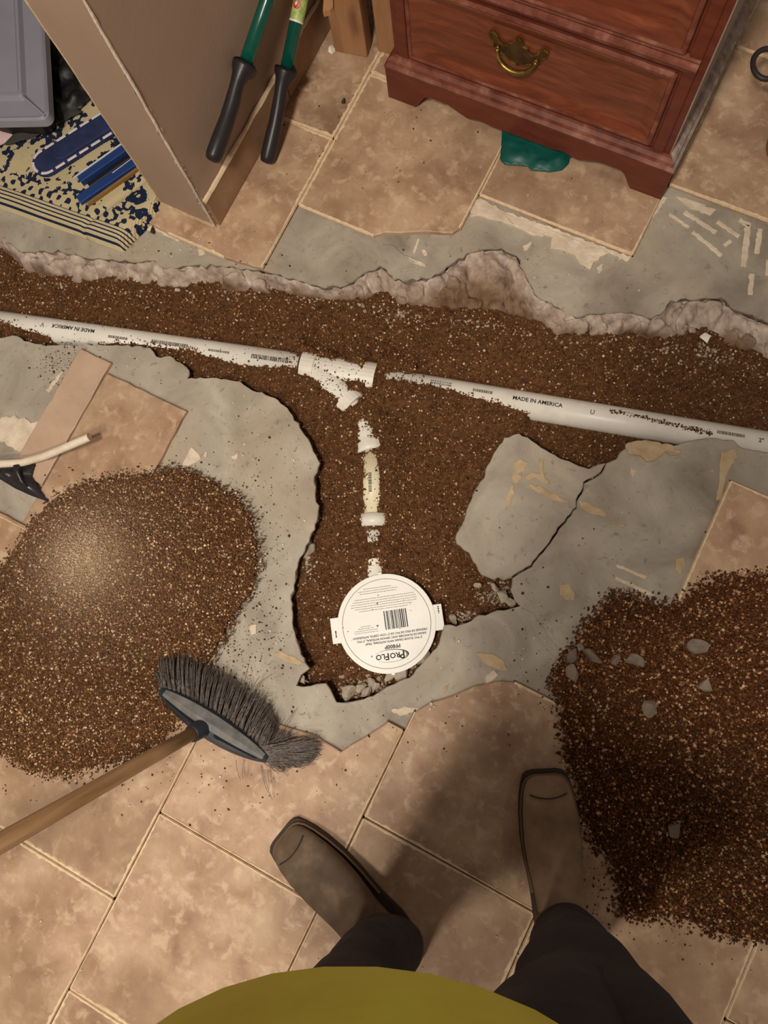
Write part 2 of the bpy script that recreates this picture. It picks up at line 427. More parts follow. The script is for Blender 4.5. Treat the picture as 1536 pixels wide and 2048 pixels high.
A_EDGE = [(1024,1155),(988,1160),(963,1150),(953,1130),(938,1105),(913,1087),(910,1075),(923,1050),(933,1020),(945,990),(968,955),(975,930),(988,905),(1008,875),(1038,866),(1063,880),(1083,895),(1118,915),(1148,927),(1178,937),(1203,927),(1212,926)]
R_EDGE = [(1212,926),(1233,917),(1243,902),(1268,885),(1308,882),(1333,893),(1368,885),(1413,875),(1468,880),(1478,892),(1536,905)]

# ------------------------------------------------------------------ floor slab
def slab_piece(mb, trench, rest, seed, depth=0.11):
    """trench: rough broken edge (world xy), rest: closing points; prism with a broken side along the trench"""
    poly = np.vstack([trench, rest])
    if area2(poly) < 0: poly = poly[::-1]
    n = len(poly); r = np.random.default_rng(seed)
    nx = np.roll(poly, -1, 0) - np.roll(poly, 1, 0); nx /= np.maximum(np.linalg.norm(nx, axis=1), 1e-9)[:, None]
    outw = np.stack([nx[:, 1], -nx[:, 0]], 1)
    rings = []
    for dz, off, jit in ((0, -0.0015, 0.0), (0.003, 0.0, 0.0004), (0.012, -0.002, 0.002), (0.028, -0.006, 0.003), (0.05, -0.010, 0.004), (depth, -0.014, 0.004)):
        o = off + r.normal(0, 1, n) * jit
        rings.append([(p[0] + w[0] * k, p[1] + w[1] * k, ZS - dz) for p, w, k in zip(poly, outw, o)])
    b = len(mb.V)
    for R in rings: mb.V += [tuple(map(float, q)) for q in R]
    for i in range(len(rings) - 1):
        for j in range(n):
            a = b + i * n + j; c = b + i * n + (j + 1) % n
            mb.F.append([a, a + n, c + n, c]); mb.M.append(0 if i == 0 else 1)
    for tri in tessellate_polygon([[Vector((*p, 0)) for p in np.array(rings[0])[:, :2]]]):
        q = np.array([rings[0][i][:2] for i in tri]); tri = list(tri) if area2(q) > 0 else list(tri)[::-1]
        mb.F.append([b + i for i in tri]); mb.M.append(0)

top_w = rough_line(pxs(TOP_EDGE, ZS), 0.010, 0.0022, seed=3)
low_w = rough_line(pxs(LOW_EDGE, ZS), 0.009, 0.0016, seed=4)
crk_w = rough_line(pxs(CRACK, ZS), 0.009, 0.0012, seed=5)
a_w = rough_line(pxs(A_EDGE, ZS), 0.009, 0.0014, seed=6)
r_w = rough_line(pxs(R_EDGE, ZS), 0.009, 0.0016, seed=7)
dirL = top_w[0] - pxs([(120, 500)], ZS)[0]; dirL /= np.linalg.norm(dirL)
dirR = -dirL
farL_top, farR_top = top_w[0] + dirL * 1.2, top_w[-1] + np.array([0.95, 0.20]) * 1.2
farL_low, farR_low = low_w[0] + dirL * 1.2, r_w[-1] + np.array([0.95, 0.18]) * 1.2
slab = MB()
slab_piece(slab, np.vstack([[farL_top], top_w, [farR_top]]), np.array([[2.6, 3.2], [-3.4, 3.2], [-3.4, farL_top[1] + 0.3]]), 1)
crk_shift = crk_w.copy()
slab_piece(slab, np.vstack([[farL_low], low_w, crk_w[1:-1] + np.array([0.0011, -0.0009]), r_w, [farR_low]]),
           np.array([[2.6, farR_low[1] - 0.4], [2.6, -2.6], [-3.4, -2.6], [-3.4, farL_low[1] - 0.1]]), 2)
i0 = int(np.argmin(np.linalg.norm(crk_w - a_w[0], axis=1)))
slab_piece(slab, a_w, crk_w[::-1][1:len(crk_w) - i0] + np.array([-0.0011, 0.0009]), 3)
floor = slab.build('floor', [M['concrete'], M['brokenwall']], kind='structure')

# subgrade below everything so that no gap opens into nothing
sg = MB(); sg.box((-3.4, -2.6, -0.16), (2.6, 3.2, -0.125)); sg.build('subgrade', M['brokenwall'], floor)

# ---- tiles laid on the slab -------------------------------------------------
def clip_poly(subj, x0, x1, y0, y1):
    P = [tuple(p) for p in subj]
    for ax, val, keepgt in ((0, x0, 1), (0, x1, 0), (1, y0, 1), (1, y1, 0)):
        Q = []
        for i in range(len(P)):
            a, b = P[i], P[(i + 1) % len(P)]
            ia = (a[ax] >= val) if keepgt else (a[ax] <= val); ib = (b[ax] >= val) if keepgt else (b[ax] <= val)
            if ia: Q.append(a)
            if ia != ib:
                t = (val - a[ax]) / (b[ax] - a[ax])
                Q.append(tuple(a[k] + (b[k] - a[k]) * t for k in (0, 1)))
        P = Q
        if len(P) < 3: return None
    out = [P[0]]
    for p in P[1:]:
        if np.hypot(p[0] - out[-1][0], p[1] - out[-1][1]) > 1e-5: out.append(p)
    return np.array(out)

REG_TOP = np.vstack([pxs([(270,425),(285,438),(330,462),(372,486),(440,512),(533,538),(540,528),(604,412),(680,447),(742,472),(770,464),(800,465),(850,462),(905,465),(925,452),(942,430),(958,398),(1100,452),(1262,514),(1270,505),(1318,402),(1340,374),(1430,410),(1536,450)]), [[0.35, 1.075], [1.9, 1.075], [1.9, 2.6], [-1.15, 2.6], [-1.15, 0.62]]])
REG_BOT = np.vstack([pxs([(300,962),(330,1150),(390,1420),(500,1466),(560,1450),(600,1462),(629,1470),(682,1504),(720,1480),(790,1436),(830,1424),(862,1405),(905,1392),(950,1372),(1000,1362),(1050,1366),(1112,1396),(1180,1380),(1300,1300),(1348,1202),(1458,956),(1536,990)]), [[0.9, 0.53], [2.4, 0.53], [2.4, -2.3], [-3.0, -2.3], [-3.0, 0.0]], pxs([(0,918),(75,905)])])
PX, PY, XO, YO = 0.3628, 0.365, -0.7415, -0.745
GAP = 0.0031
tile_edges = []
def wavy(poly, seed):
    q = rough_line(poly, 0.018, 0.0007, closed=True, seed=seed)
    return q
tcount = 0
grout_cells = []
for i in range(-6, 9):
    for j in range(-7, 11):
        x0 = XO + i * PX; y0 = YO + j * PY - (0.1825 if i % 2 else 0.0)
        for reg in (REG_TOP, REG_BOT):
            if reg is REG_BOT and i == -1 and y0 + PY > 0.0 and y0 < 0.3: continue
            if reg is REG_BOT and i == 2 and y0 > -0.06: continue
            if reg is REG_BOT and i < -1 and y0 + PY > 0.0: continue
            P = clip_poly(reg, x0 + GAP, x0 + PX - GAP, y0 + GAP, y0 + PY - GAP)
            if P is None or abs(area2(P)) < 0.0008 or abs(area2(P)) / np.linalg.norm(P - np.roll(P, 1, 0), axis=1).sum() < 0.011: continue
            c = proj(np.append(P.mean(0), 0))
            if not (-1000 < c[0] < 2600 and -1000 < c[1] < 3000): continue
            P = ccw(P); P = P[::1]
            tcount += 1
            P2 = wavy(P, 100 + tcount)
            mb = MB(); lift = 0.0008 * random.uniform(-1, 1)
            mb.prism(P2, -0.0115, lift, inset=0.0022)
            mb.build('tile', M['tile'], floor)
            tile_edges.append((P, lift, x0, y0))
# cut tiles left of the trench
for (xa, xb, ya, yb, m_) in ((-1.033, -0.950, -0.10, 0.208, 'tile_plain'), (-0.946, -0.737, -0.19, 0.184, 'tile'), (-1.10, -0.745, -0.56, -0.194, 'tile'), (-1.46, -1.107, -0.40, -0.06, 'tile')):
    P = np.array([(xa, ya), (xb, ya), (xb, yb), (xa, yb)])
    tcount += 1
    mb = MB(); mb.prism(wavy(P, 100 + tcount), -0.0115, 0.0, inset=0.002); mb.build('tile', M[m_], floor)
    if m_ == 'tile': tile_edges.append((P, 0.0, xa, ya))

# grout: bed between tiles and ragged cream ridges along tile edges
gb = MB()
def shrink_band(P, z):
    pass
for P, lift, x0, y0 in tile_edges:
    c = P.mean(0)
    n = len(P)
    for k in range(n):
        a, b = P[k], P[(k + 1) % n]
        L = np.linalg.norm(b - a)
        if L < 0.02: continue
        t = (b - a) / L; o = np.array([t[1], -t[0]])
        onx = min(abs(a[0] - x0 - GAP), abs(a[0] - x0 - PX + GAP)) < 2e-3 and abs(t[0]) < 0.02
        ony = min(abs(a[1] - y0 - GAP), abs(a[1] - y0 - PY + GAP)) < 2e-3 and abs(t[1]) < 0.02
        if not (onx or ony): continue
        # bed
        q = [a - t * GAP, b + t * GAP, b + t * GAP + o * GAP * 1.05, a - t * GAP + o * GAP * 1.05]
        gb.add([(p[0], p[1], -0.0042) for p in q], [(0, 1, 2, 3)] if (q[1][0]-q[0][0])*(q[3][1]-q[0][1])-(q[1][1]-q[0][1])*(q[3][0]-q[0][0]) > 0 else [(0, 3, 2, 1)], 2 if c[1] > 0.3 else 0)
        # ragged ridge on the tile side
        k2 = max(3, int(L / 0.006)); s = np.linspace(0, 1, k2)
        pos = a + (b - a) * s[:, None]
        wn = 0.0030 + 0.0030 * np.clip(fbm(pos, 90, 2, seed=k + int(1000 * abs(x0))), 0, 1) + 0.0018 * np.abs(np.sin(s * L * 170))
        wn *= np.clip(0.65 + 0.9 * vnoise(pos * 8, 5), 0.2, 1.15)
        rows = [[(p[0] + o[0] * 0.0022, p[1] + o[1] * 0.0022, -0.0036) for p in pos],
                [(p[0] + o[0] * 0.0008, p[1] + o[1] * 0.0008, lift + 0.0012) for p in pos],
                [(p[0] - o[0] * w * 0.6, p[1] - o[1] * w * 0.6, lift + 0.0014) for p, w in zip(pos, wn)],
                [(p[0] - o[0] * w, p[1] - o[1] * w, lift - 0.001) for p, w in zip(pos, wn)]]
        V = [v for r in rows for v in r]; F = []
        for r in range(3):
            for q_ in range(k2 - 1):
                i_ = r * k2 + q_
                F.append((i_, i_ + 1, i_ + k2 + 1, i_ + k2)[::-1])
        gb.add(V, F, 1)
gb.build('grout', [M['grout'], M['groutedge'], M['groutpale']], floor, kind='stuff')

# ---- mortar left on the slab --------------------------------------------------
def patch(name, pts, z=ZS, h=0.003, m='mortar', seed=0, amp=0.0012):
    P = rough_line(pxs(pts, z), 0.006, amp, closed=True, seed=seed + 50)
    P = ccw(P); c = P.mean(0)
    mb = MB()
    zt = z + h * (0.6 + 0.5 * np.abs(vnoise(P * 60, seed)))
    mb.prism(P, z - 0.001, zt, inset=0.0012)
    return mb.build(name, M[m], floor)
def ridge(a, b, w, seed=0, m='mortar', z=ZS):
    A, B = pxs([a, b], z); t = (B - A) / np.linalg.norm(B - A); o = np.array([-t[1], t[0]]) * w * 0.5
    P = ccw(rough_line([A - o, B - o, B + o, A + o], 0.006, 0.0008, closed=True, seed=seed + 90))
    mb = MB(); mb.prism(P, z - 0.001, z + 0.003, inset=0.0015)
    mb.build('mortar_ridge', M[m], floor)
patch('mortar_patch', [(945,402),(962,398),(1010,425),(1080,448),(1160,478),(1262,516),(1255,524),(1180,492),(1120,478),(1060,470),(1040,458),(985,440),(958,432),(940,434)], h=0.006, seed=1)
patch('mortar_patch', [(1106,468),(1130,470),(1160,486),(1185,490),(1222,508),(1200,514),(1190,524),(1180,540),(1160,530),(1150,512),(1118,500),(1100,502),(1102,485)], h=0.007, seed=2)
patch('mortar_patch', [(1193,536),(1206,526),(1204,540),(1196,548)], seed=3)
patch('mortar_patch', [(1046,492),(1064,482),(1058,496),(1048,502)], seed=4)
patch('mortar_patch', [(1300,415),(1322,392),(1335,395),(1318,420),(1300,440),(1290,462),(1282,470)], seed=5, h=0.004)
patch('mortar_patch', [(1352,392),(1390,404),(1432,420),(1420,432),(1380,418)], seed=6)
for a, b, w in (((1338,428),(1378,456),.007),((1368,424),(1432,466),.010),((1385,464),(1443,512),.009),((1434,444),(1478,474),.009),((1448,492),(1462,482),.009),((1478,440),(1500,452),.010),((1496,450),(1486,534),.013),((1520,458),(1513,508),.011),((1504,548),(1500,590),.010),((1536,520),(1534,552),.008),((838,478),(828,506),.005),((852,512),(846,500),.008),((1232,1130),(1292,1156),.007),((1230,1156),(1308,1192),.008)):
    ridge(a, b, w, int(a[0]))
patch('mortar_patch', [(800,505),(820,515),(850,528),(852,534),(835,532),(815,522)], seed=8)
patch('slab_layer', [(764,490),(785,492),(822,520),(845,536),(828,540),(800,545),(772,534),(764,515)], h=0.004, m='concrete', seed=9)
# tan thin-set on the right slab chunk and beyond the crack
patch('mortar_patch', [(1026,925),(1040,918),(1056,925),(1050,942),(1036,948),(1045,956),(1030,968),(1022,955),(1030,940)], m='mortar_tan', seed=10)
patch('mortar_patch', [(1078,922),(1088,918),(1086,945),(1100,968),(1090,968),(1070,956),(1056,962),(1052,950),(1066,944),(1080,948)], m='mortar_tan', seed=11)
patch('mortar_patch', [(1058,966),(1080,972),(1110,988),(1138,1002),(1140,1008),(1108,1002),(1080,988),(1062,978)], m='mortar_tan', seed=12)
patch('mortar_patch', [(1158,1004),(1180,1008),(1206,1020),(1214,1034),(1190,1030),(1165,1018)], m='mortar_tan', seed=13)
patch('mortar_patch', [(1220,1040),(1250,1050),(1248,1056),(1224,1046)], m='mortar_tan', seed=14)
patch('mortar_patch', [(1016,985),(1024,968),(1030,985),(1018,1015),(1010,1020)], m='mortar_tan', seed=15)
patch('mortar_patch', [(1120,1170),(1138,1168),(1150,1188),(1148,1202),(1130,1200),(1120,1190)], m='mortar_tan', seed=16)
patch('mortar_patch', [(1262,934),(1272,942),(1266,955),(1260,945)], seed=17)
patch('mortar_patch', [(1250,890),(1275,882),(1310,884),(1345,892),(1362,908),(1340,912),(1330,904),(1310,922),(1292,924),(1280,912),(1256,908)], m='mortar_tan', h=0.007, seed=18)
patch('mortar_patch', [(1440,905),(1470,900),(1476,915),(1462,930),(1450,960),(1442,1000),(1432,1002),(1438,960)], m='mortar_tan', h=0.004, seed=19)
patch('mortar_patch', [(1352,1118),(1368,1114),(1372,1130),(1358,1150),(1350,1140)], m='mortar_tan', seed=20)
patch('mortar_patch', [(952,1305),(985,1308),(1008,1322),(1018,1342),(998,1340),(970,1328)], m='mortar_tan', h=0.004, seed=21)
patch('mortar_patch', [(888,1374),(898,1366),(892,1384),(882,1394)], m='mortar_tan', seed=22)
patch('mortar_patch', [(972,1350),(988,1340),(996,1350),(984,1362),(968,1370)], m='mortar', seed=23)
# white smears on the left slab
patch('mortar_patch', [(384,895),(396,906),(402,918),(390,926),(378,932),(364,930),(372,915)], seed=24)
patch('mortar_patch', [(410,906),(416,902),(414,914),(408,914)], seed=25)
patch('mortar_patch', [(462,912),(476,908),(474,918),(466,920)], seed=26)
patch('mortar_patch', [(420,1258),(430,1252),(432,1270),(422,1300),(428,1318),(418,1322),(412,1300)], seed=27, h=0.004)
patch('mortar_patch', [(548,1306),(560,1302),(590,1314),(608,1326),(590,1328),(565,1320)], m='mortar_tan', seed=28)
patch('mortar_patch', [(500,1252),(514,1248),(512,1268),(502,1270)], seed=29)
patch('mortar_patch', [(284,440),(300,450),(332,462),(362,478),(356,484),(330,472),(310,462),(296,462),(284,452)], seed=30, h=0.004)
patch('mortar_patch', [(398,486),(408,488),(410,508),(398,512)], seed=31)
patch('mortar_patch', [(0,840),(30,830),(70,845),(110,862),(104,885),(60,905),(30,900),(0,880)], seed=32, h=0.004, amp=0.003)
patch('mortar_patch', [(92,780),(124,742),(128,744),(98,786)], seed=33)
patch('mortar_patch', [(684,1504),(700,1490),(716,1488),(722,1498),(704,1508)], seed=34)
patch('mortar_patch', [(782,1420),(810,1412),(842,1418),(830,1424),(800,1432)], seed=35)
patch('slab_layer', [(430,640),(440,640)][:0] or [(60,540),(62,540),(62,542)], h=0.001, m='concrete', seed=36) if False else None
# gentle skim-coat edge right of the drain
patch('slab_layer', [(1042,1216),(1065,1225),(1090,1262),(1120,1305),(1112,1318),(1085,1290),(1060,1250)], h=0.0025, m='concrete', seed=37)

# ---- broken sloping concrete along the far edge ---------------------------------
def resample(P, n):
    P = np.asarray(P, float); s = np.r_[0, np.cumsum(np.linalg.norm(np.diff(P, axis=0), axis=1))]
    q = np.linspace(0, s[-1], n)
    return np.stack([np.interp(q, s, P[:, k]) for k in range(P.shape[1])], 1)
NB, MBK = 900, 26
br_ = np.random.default_rng(91); bump_u = br_.uniform(-260, 1800, 230); bump_t = br_.uniform(0.05, 0.95, 230); bump_r = br_.uniform(0.007, 0.022, 230)
xs = np.linspace(-260, 1800, NB)
te = np.array([(-300, 430)] + TOP_EDGE + [(1900, 720)], float); so = np.array([(-300, 450)] + SOIL_TOP + [(1900, 830)], float)
tev = np.interp(xs, te[:, 0], te[:, 1]); sov = np.interp(xs, so[:, 0], so[:, 1])
sov = np.maximum(sov, tev + 14)
V = []; C = []
for k in range(MBK):
    t = k / (MBK - 1)
    zc = ZS - 0.003 - 0.058 * t ** 0.9
    v = tev - 3 + (sov + 16 - tev + 3) * t
    W = at(xs, v, zc)
    nz = fbm(W, 26, 4, seed=9); nz2 = np.abs(vnoise(W * 45, 21)); lump = np.abs(fbm(W, 14, 2, seed=33))
    bv = np.interp(bump_u, te[:, 0], te[:, 1]); bs = np.maximum(np.interp(bump_u, so[:, 0], so[:, 1]), bv + 14)
    BP = at(bump_u, bv + (bs - bv) * bump_t, -0.035)
    q2 = ((W[:, None, :2] + 0.004 * np.stack([fbm(W, 60, 2, seed=71), fbm(W, 60, 2, seed=72)], 1)[:, None, :] - BP[None, :, :2]) ** 2).sum(-1)
    rock = np.sqrt(np.maximum(bump_r[None] ** 2 - q2, 0)).max(1)
    wgt = math.sin(math.pi * min(1, t * 0.9 + 0.06))
    W[:, 2] += wgt * (0.006 * nz + 0.006 * lump + 0.008 * nz2 + 1.1 * rock) - 0.008
    if k <= 1: W[:, 2] -= 0.010 * (vnoise(np.stack([xs * 0.02, xs * 0], 1), 4) > -0.25)
    W[:, 0] += 0.004 * wgt * fbm(W, 40, 2, seed=5); W[:, 1] += 0.004 * wgt * fbm(W, 40, 2, seed=6)
    gr = np.abs(fbm(W * np.array([1, 1, 0.0]), 11, 3, seed=55)); W[:, 2] -= wgt * 0.012 * (1 - smooth(0.015, 0.06, gr))
    W[:, 2] = np.minimum(W[:, 2], ZS - 0.002)
    V.append(W)
    brown = np.clip(smooth(0.45, 0.95, t + 0.30 * fbm(W, 12, 3, seed=12)) + 0.75 * smooth(0.12, 0.5, t) * np.exp(-((xs - 930) / 170) ** 2), 0, 1)
    cc = np.ones((NB, 3)) * (1 - brown[:, None]) + brown[:, None] * np.array([0.46, 0.36, 0.27])
    C.append(cc)
V = np.vstack(V); C = np.vstack(C)
I = np.arange(NB * MBK).reshape(MBK, NB)
F = np.stack([I[:-1, :-1], I[1:, :-1], I[1:, 1:], I[:-1, 1:]], -1).reshape(-1, 4)
mesh_obj('broken_edge', V, F, M['broken'], floor, shade=False, colors=C)

# ------------------------------------------------------------------ pipework axes
ZP = -0.062
RP = 0.0302
# (u, v, visible half width on far/left side, on near/right side) in pixels; negative = buried
MAIN_L = [(-250,611,24,10),(0,648,24,4),(60,656,24,13),(130,667,24,22),(200,677,24,22),(250,684,24,14),(300,691,24,8),(350,698,24,8),(400,705,24,10),(450,712,24,17),(500,719,24,20),(560,727,24,17),(592,732,22,6)]
WYE = [(592,732,-1,-1),(604,734,-1,-1),(612,735,30,24),(650,742,28,22),(690,749,20,8),(714,753,10,-1),(720,754,-1,-1),(727,755,-1,-1),(731,756,30,20),(748,759,26,12),(756,760,-1,-1),(768,763,-1,-1)]
MAIN_R = [(768,763,-1,-1),(780,766,16,2),(810,771,16,-2),(840,776,25,-6),(870,781,25,-3),(900,786,25,4),(950,795,25,11),(1000,803,25,13),(1050,812,25,20),(1100,821,25,22),(1200,838,25,24),(1340,861,25,24),(1536,893,25,25),(1850,945,25,25)]
BRANCH = [(632,742,15,15),(660,765,15,13),(690,788,15,12),(696,796,-1,-1),(700,802,19,18),(709,815,19,16),(713,820,-1,-1),(716,830,-1,-1),(722,846,-1,-1),(728,856,14,8),(735,875,10,14),(741,893,14,14),(743,904,16,18),(745,910,-1,-1),(746,918,12,14),(748,960,14,15),(748,1000,14,15),(748,1026,13,14),(748,1034,16,14),(748,1054,16,12),(748,1060,-2,-2),(748,1066,13,13),(749,1084,12,12),(749,1096,-1,-1),(750,1116,-1,-1),(751,1122,13,12),(752,1150,14,14),(753,1165,14,14)]
def axis_samples(ctrl, n, zax):
    c = np.array(ctrl, float); s = np.r_[0, np.cumsum(np.hypot(np.diff(c[:, 0]), np.diff(c[:, 1])))]
    q = np.linspace(0, s[-1], n)
    return np.stack([np.interp(q, s, c[:, k]) for k in range(4)], 1), at(np.interp(q, s, c[:, 0]), np.interp(q, s, c[:, 1]), zax)
ZB = -0.061
AX = [(axis_samples(MAIN_L + WYE[1:] + MAIN_R[1:], 420, ZP), ZP), (axis_samples(BRANCH, 180, ZB), ZB)]

def soil_height(P):
    base = -0.056 + 0.007 * fbm(P, 5, 3, seed=40) + 0.0025 * fbm(P, 30, 3, seed=41)
    px_ = proj(np.c_[P, np.full(len(P), -0.055)])
    # mounding towards the far edge on the right, hollow beside the left edge
    base += 0.010 * np.exp(-(((px_[:, 0] - 1000) / 260) ** 2 + ((px_[:, 1] - 660) / 50) ** 2))
    base -= 0.012 * np.exp(-(((px_[:, 0] - 1150) / 110) ** 2 + ((px_[:, 1] - 880) / 40) ** 2))
    base += 0.006 * np.exp(-(((px_[:, 0] - 830) / 90) ** 2 + ((px_[:, 1] - 1000) / 160) ** 2))
    base -= 0.010 * np.exp(-(((px_[:, 0] - 640) / 60) ** 2 + ((px_[:, 1] - 1320) / 70) ** 2))
    h = base
    for (ctrl, W), zax in AX:
        T = np.gradient(W[:, :2], axis=0); T /= np.linalg.norm(T, axis=1)[:, None]
        best = np.full(len(P), 1e9); idx = np.zeros(len(P), int)
        for a in range(0, len(P), 20000):
            dd = ((P[a:a + 20000, None, :] - W[None, :, :2]) ** 2).sum(-1)
            idx[a:a + 20000] = dd.argmin(1); best[a:a + 20000] = dd.min(1)
        dist = np.sqrt(best)
        rel = P - W[idx, :2]
        lat = rel[:, 0] * T[idx, 1] - rel[:, 1] * T[idx, 0]      # + = to the right of travel
        e = np.where(lat > 0, ctrl[idx, 3], ctrl[idx, 2])
        em = np.clip(e, 0, 40) / 900.0
        lev = np.where(em >= RP * 0.75, -0.002 + 0 * em, np.sqrt(np.maximum(RP ** 2 - em ** 2, 0)))
        lev = np.where(e < 0, RP + 0.0055, lev)
        lev = lev + 0.0016 * fbm(P, 70, 2, seed=43) * (em < RP * 0.75)
        w = 1 - smooth(0.034, 0.085, dist)
        tgt = zax + lev
        h = h * (1 - w) + tgt * w
    return h

# ------------------------------------------------------------------ soil: surface plus loose grains
OCT = np.array([(1, 0, 0), (-1, 0, 0), (0, 1, 0), (0, -1, 0), (0, 0, 1), (0, 0, -1)], float)
OF = np.array([(0, 2, 4), (2, 1, 4), (1, 3, 4), (3, 0, 4), (2, 0, 5), (1, 2, 5), (3, 1, 5), (0, 3, 5)])
def grains(P, size, colr, r):
    n = len(P)
    q = r.normal(size=(n, 4)); q /= np.linalg.norm(q, axis=1)[:, None]
    w, x, y, z = q.T
    R = np.stack([np.stack([1-2*(y*y+z*z), 2*(x*y-z*w), 2*(x*z+y*w)], -1), np.stack([2*(x*y+z*w), 1-2*(x*x+z*z), 2*(y*z-x*w)], -1), np.stack([2*(x*z-y*w), 2*(y*z+x*w), 1-2*(x*x+y*y)], -1)], 1)
    sc = r.uniform(0.6, 1.15, (n, 1, 3)) * size[:, None, None]
    V = np.einsum('nij,nkj->nki', R, OCT[None] * sc * r.uniform(0.8, 1.2, (n, 6, 1))) + P[:, None, :]
    F = (OF[None] + (np.arange(n) * 6)[:, None, None]).reshape(-1, 3)
    return V.reshape(-1, 3), F, np.repeat(colr, 6, axis=0)
BROWN = [np.array(lin(*c)[:3]) for c in ((110, 75, 48), (97, 65, 41), (126, 89, 58), (78, 52, 33), (148, 109, 74), (200, 166, 128), (230, 204, 168))]
def grain_colors(n, r, light=0.10):
    p = np.array([0.33, 0.26, 0.17, 0.12, 0.11, light * 0.8, light * 0.3]); p = np.clip(p, 0.01, 1); p /= p.sum()
    k = r.choice(7, n, p=p)
    return np.array(BROWN)[k] * r.uniform(0.85, 1.15, (n, 1))

def soil_object(name, poly, height, step, n_grain, margin, light, seed, inside_spill=0.0, label='', cat='', tint=None, moist_shade=None, smin=0.0014, smax=0.0040):
    r = np.random.default_rng(seed)
    lo, hi = poly.min(0) - margin - step, poly.max(0) + margin + step
    gx = np.arange(lo[0], hi[0], step); gy = np.arange(lo[1], hi[1], step)
    G = np.stack(np.meshgrid(gx, gy), -1).reshape(-1, 2)
    sd = signed_dist(G, poly)
    ok = (sd > -margin)
    hz = np.zeros(len(G)); hz[ok] = height(G[ok], sd[ok])
    I = np.arange(len(G)).reshape(len(gy), len(gx)); K = ok.reshape(I.shape)
    q = K[:-1, :-1] & K[1:, :-1] & K[1:, 1:] & K[:-1, 1:]
    Q = np.stack([I[:-1, :-1][q], I[:-1, 1:][q], I[1:, 1:][q], I[1:, :-1][q]], -1)
    T = np.vstack([Q[:, [0, 1, 2]], Q[:, [0, 2, 3]]])
    used = np.unique(T); re = -np.ones(len(G), int); re[used] = np.arange(len(used)); T = re[T]
    V0 = np.c_[G[used], hz[used]]
    c0 = np.array(BROWN[0]) * 0.75 * (1 + 0.25 * r.normal(size=(len(used), 1)).clip(-1.5, 1.5))
    # grains
    pts = []
    need = n_grain
    while need > 0:
        c = lo + (hi - lo) * r.random((need * 3, 2)); s = signed_dist(c, poly)
        if inside_spill > 0: keepm = r.random(len(c)) < np.where(s > 0, 1, np.exp(-(s / inside_spill) ** 2 * 1.0) * 0.55)
        else: keepm = s > -margin * 0.8
        c = c[keepm][:need]; pts.append(c); need -= len(c)
    G2 = np.vstack(pts); s2 = signed_dist(G2, poly)
    h2 = height(G2, s2)
    size = smin + (smax - smin) * r.random(len(G2)) ** 2.2
    cg = grain_colors(len(G2), r, light)
    if tint is not None:
        tn = tint(G2)[:, None]; cg = cg * (1 - tn) + np.array(lin(206, 178, 150)[:3]) * tn * r.uniform(0.75, 1.05, (len(G2), 1))
        tb = tint(V0[:, :2])[:, None]; c0 = c0 * (1 - tb * 0.8) + np.array(BROWN[5]) * tb * 0.6
    if moist_shade is not None: cg = cg * np.array(moist_shade); c0 = c0 * np.array(moist_shade)  # darkening is partly wet soil, partly shade put into the colours
    Vg, Fg, Cg = grains(np.c_[G2, h2 + size * 0.35], size, cg, r)
    Vn = np.vstack([V0, Vg]); Fn = np.vstack([T, Fg + len(V0)]); Cn = np.vstack([c0, Cg])
    return mesh_obj(name, Vn, Fn, M['soil'], colors=np.clip(Cn, 0, 1), kind='stuff', label=label, category=cat)

ZT = -0.05
trench_poly = ccw(np.vstack([pxs([(-260, 505)] + SOIL_TOP + [(1850, 820)], ZT), pxs([(1850, 960)] + R_EDGE[::-1] + A_EDGE[::-1] + [(1040, 1212)] + LOW_EDGE[::-1][1:] + [(-260, 640)], ZT)]))
soil_object('trench_soil', trench_poly, lambda P, s: soil_height(P), 0.0055, 62000, 0.03, 0.09, 21,
            label='brown granular soil filling the broken trench around the white pipe', cat='soil')

LP = ccw(pxs([(-140,1250),(-60,1190),(0,1150),(40,1090),(75,1040),(110,1002),(150,976),(220,957),(290,951),(330,943),(370,941),(420,960),(450,985),(480,1000),(505,1040),(515,1090),(512,1150),(500,1190),(470,1230),(450,1270),(430,1300),(400,1370),(370,1430),(330,1475),(290,1508),(200,1532),(130,1550),(60,1540),(20,1515),(-30,1490),(-120,1400)]))
pk = at(190, 1120)[:2]
def pile_h(Hm, R, seed, peak=None):
    def f(P, s):
        h = Hm * (1 - np.exp(-np.maximum(s, 0) / R)) * (1 + 0.16 * fbm(P, 9, 3, seed=seed)) + 0.002 * fbm(P, 40, 2, seed=seed + 3) * (s > 0)
        if peak is not None: h += 0.02 * np.exp(-((P - peak) ** 2).sum(1) / 0.03) * (s > 0)
        return np.where(s > 0, np.maximum(h, 0.0) + 0.001, 0.001)
    return f
soil_object('soil_pile', LP, pile_h(0.050, 0.10, 60, pk), 0.006, 52000, 0.0, 0.16, 22, inside_spill=0.012,
            label='mound of brown soil on the floor left of the trench, beside the broom', cat='soil pile',
            tint=lambda P: 0.75 * np.exp(-((P - pk) ** 2).sum(1) / 0.006) + 0.25 * np.exp(-((P - pk) ** 2).sum(1) / 0.03))
RPL = ccw(pxs([(1700,1240),(1620,1170),(1536,1150),(1480,1152),(1440,1158),(1400,1172),(1370,1202),(1330,1212),(1290,1206),(1250,1190),(1220,1192),(1200,1222),(1170,1252),(1155,1290),(1130,1312),(1106,1342),(1102,1372),(1120,1400),(1126,1450),(1136,1500),(1146,1540),(1160,1580),(1167,1640),(1192,1690),(1226,1720),(1244,1790),(1236,1826),(1262,1836),(1300,1832),(1350,1828),(1400,1848),(1450,1868),(1536,1878),(1640,1860),(1760,1600)]))
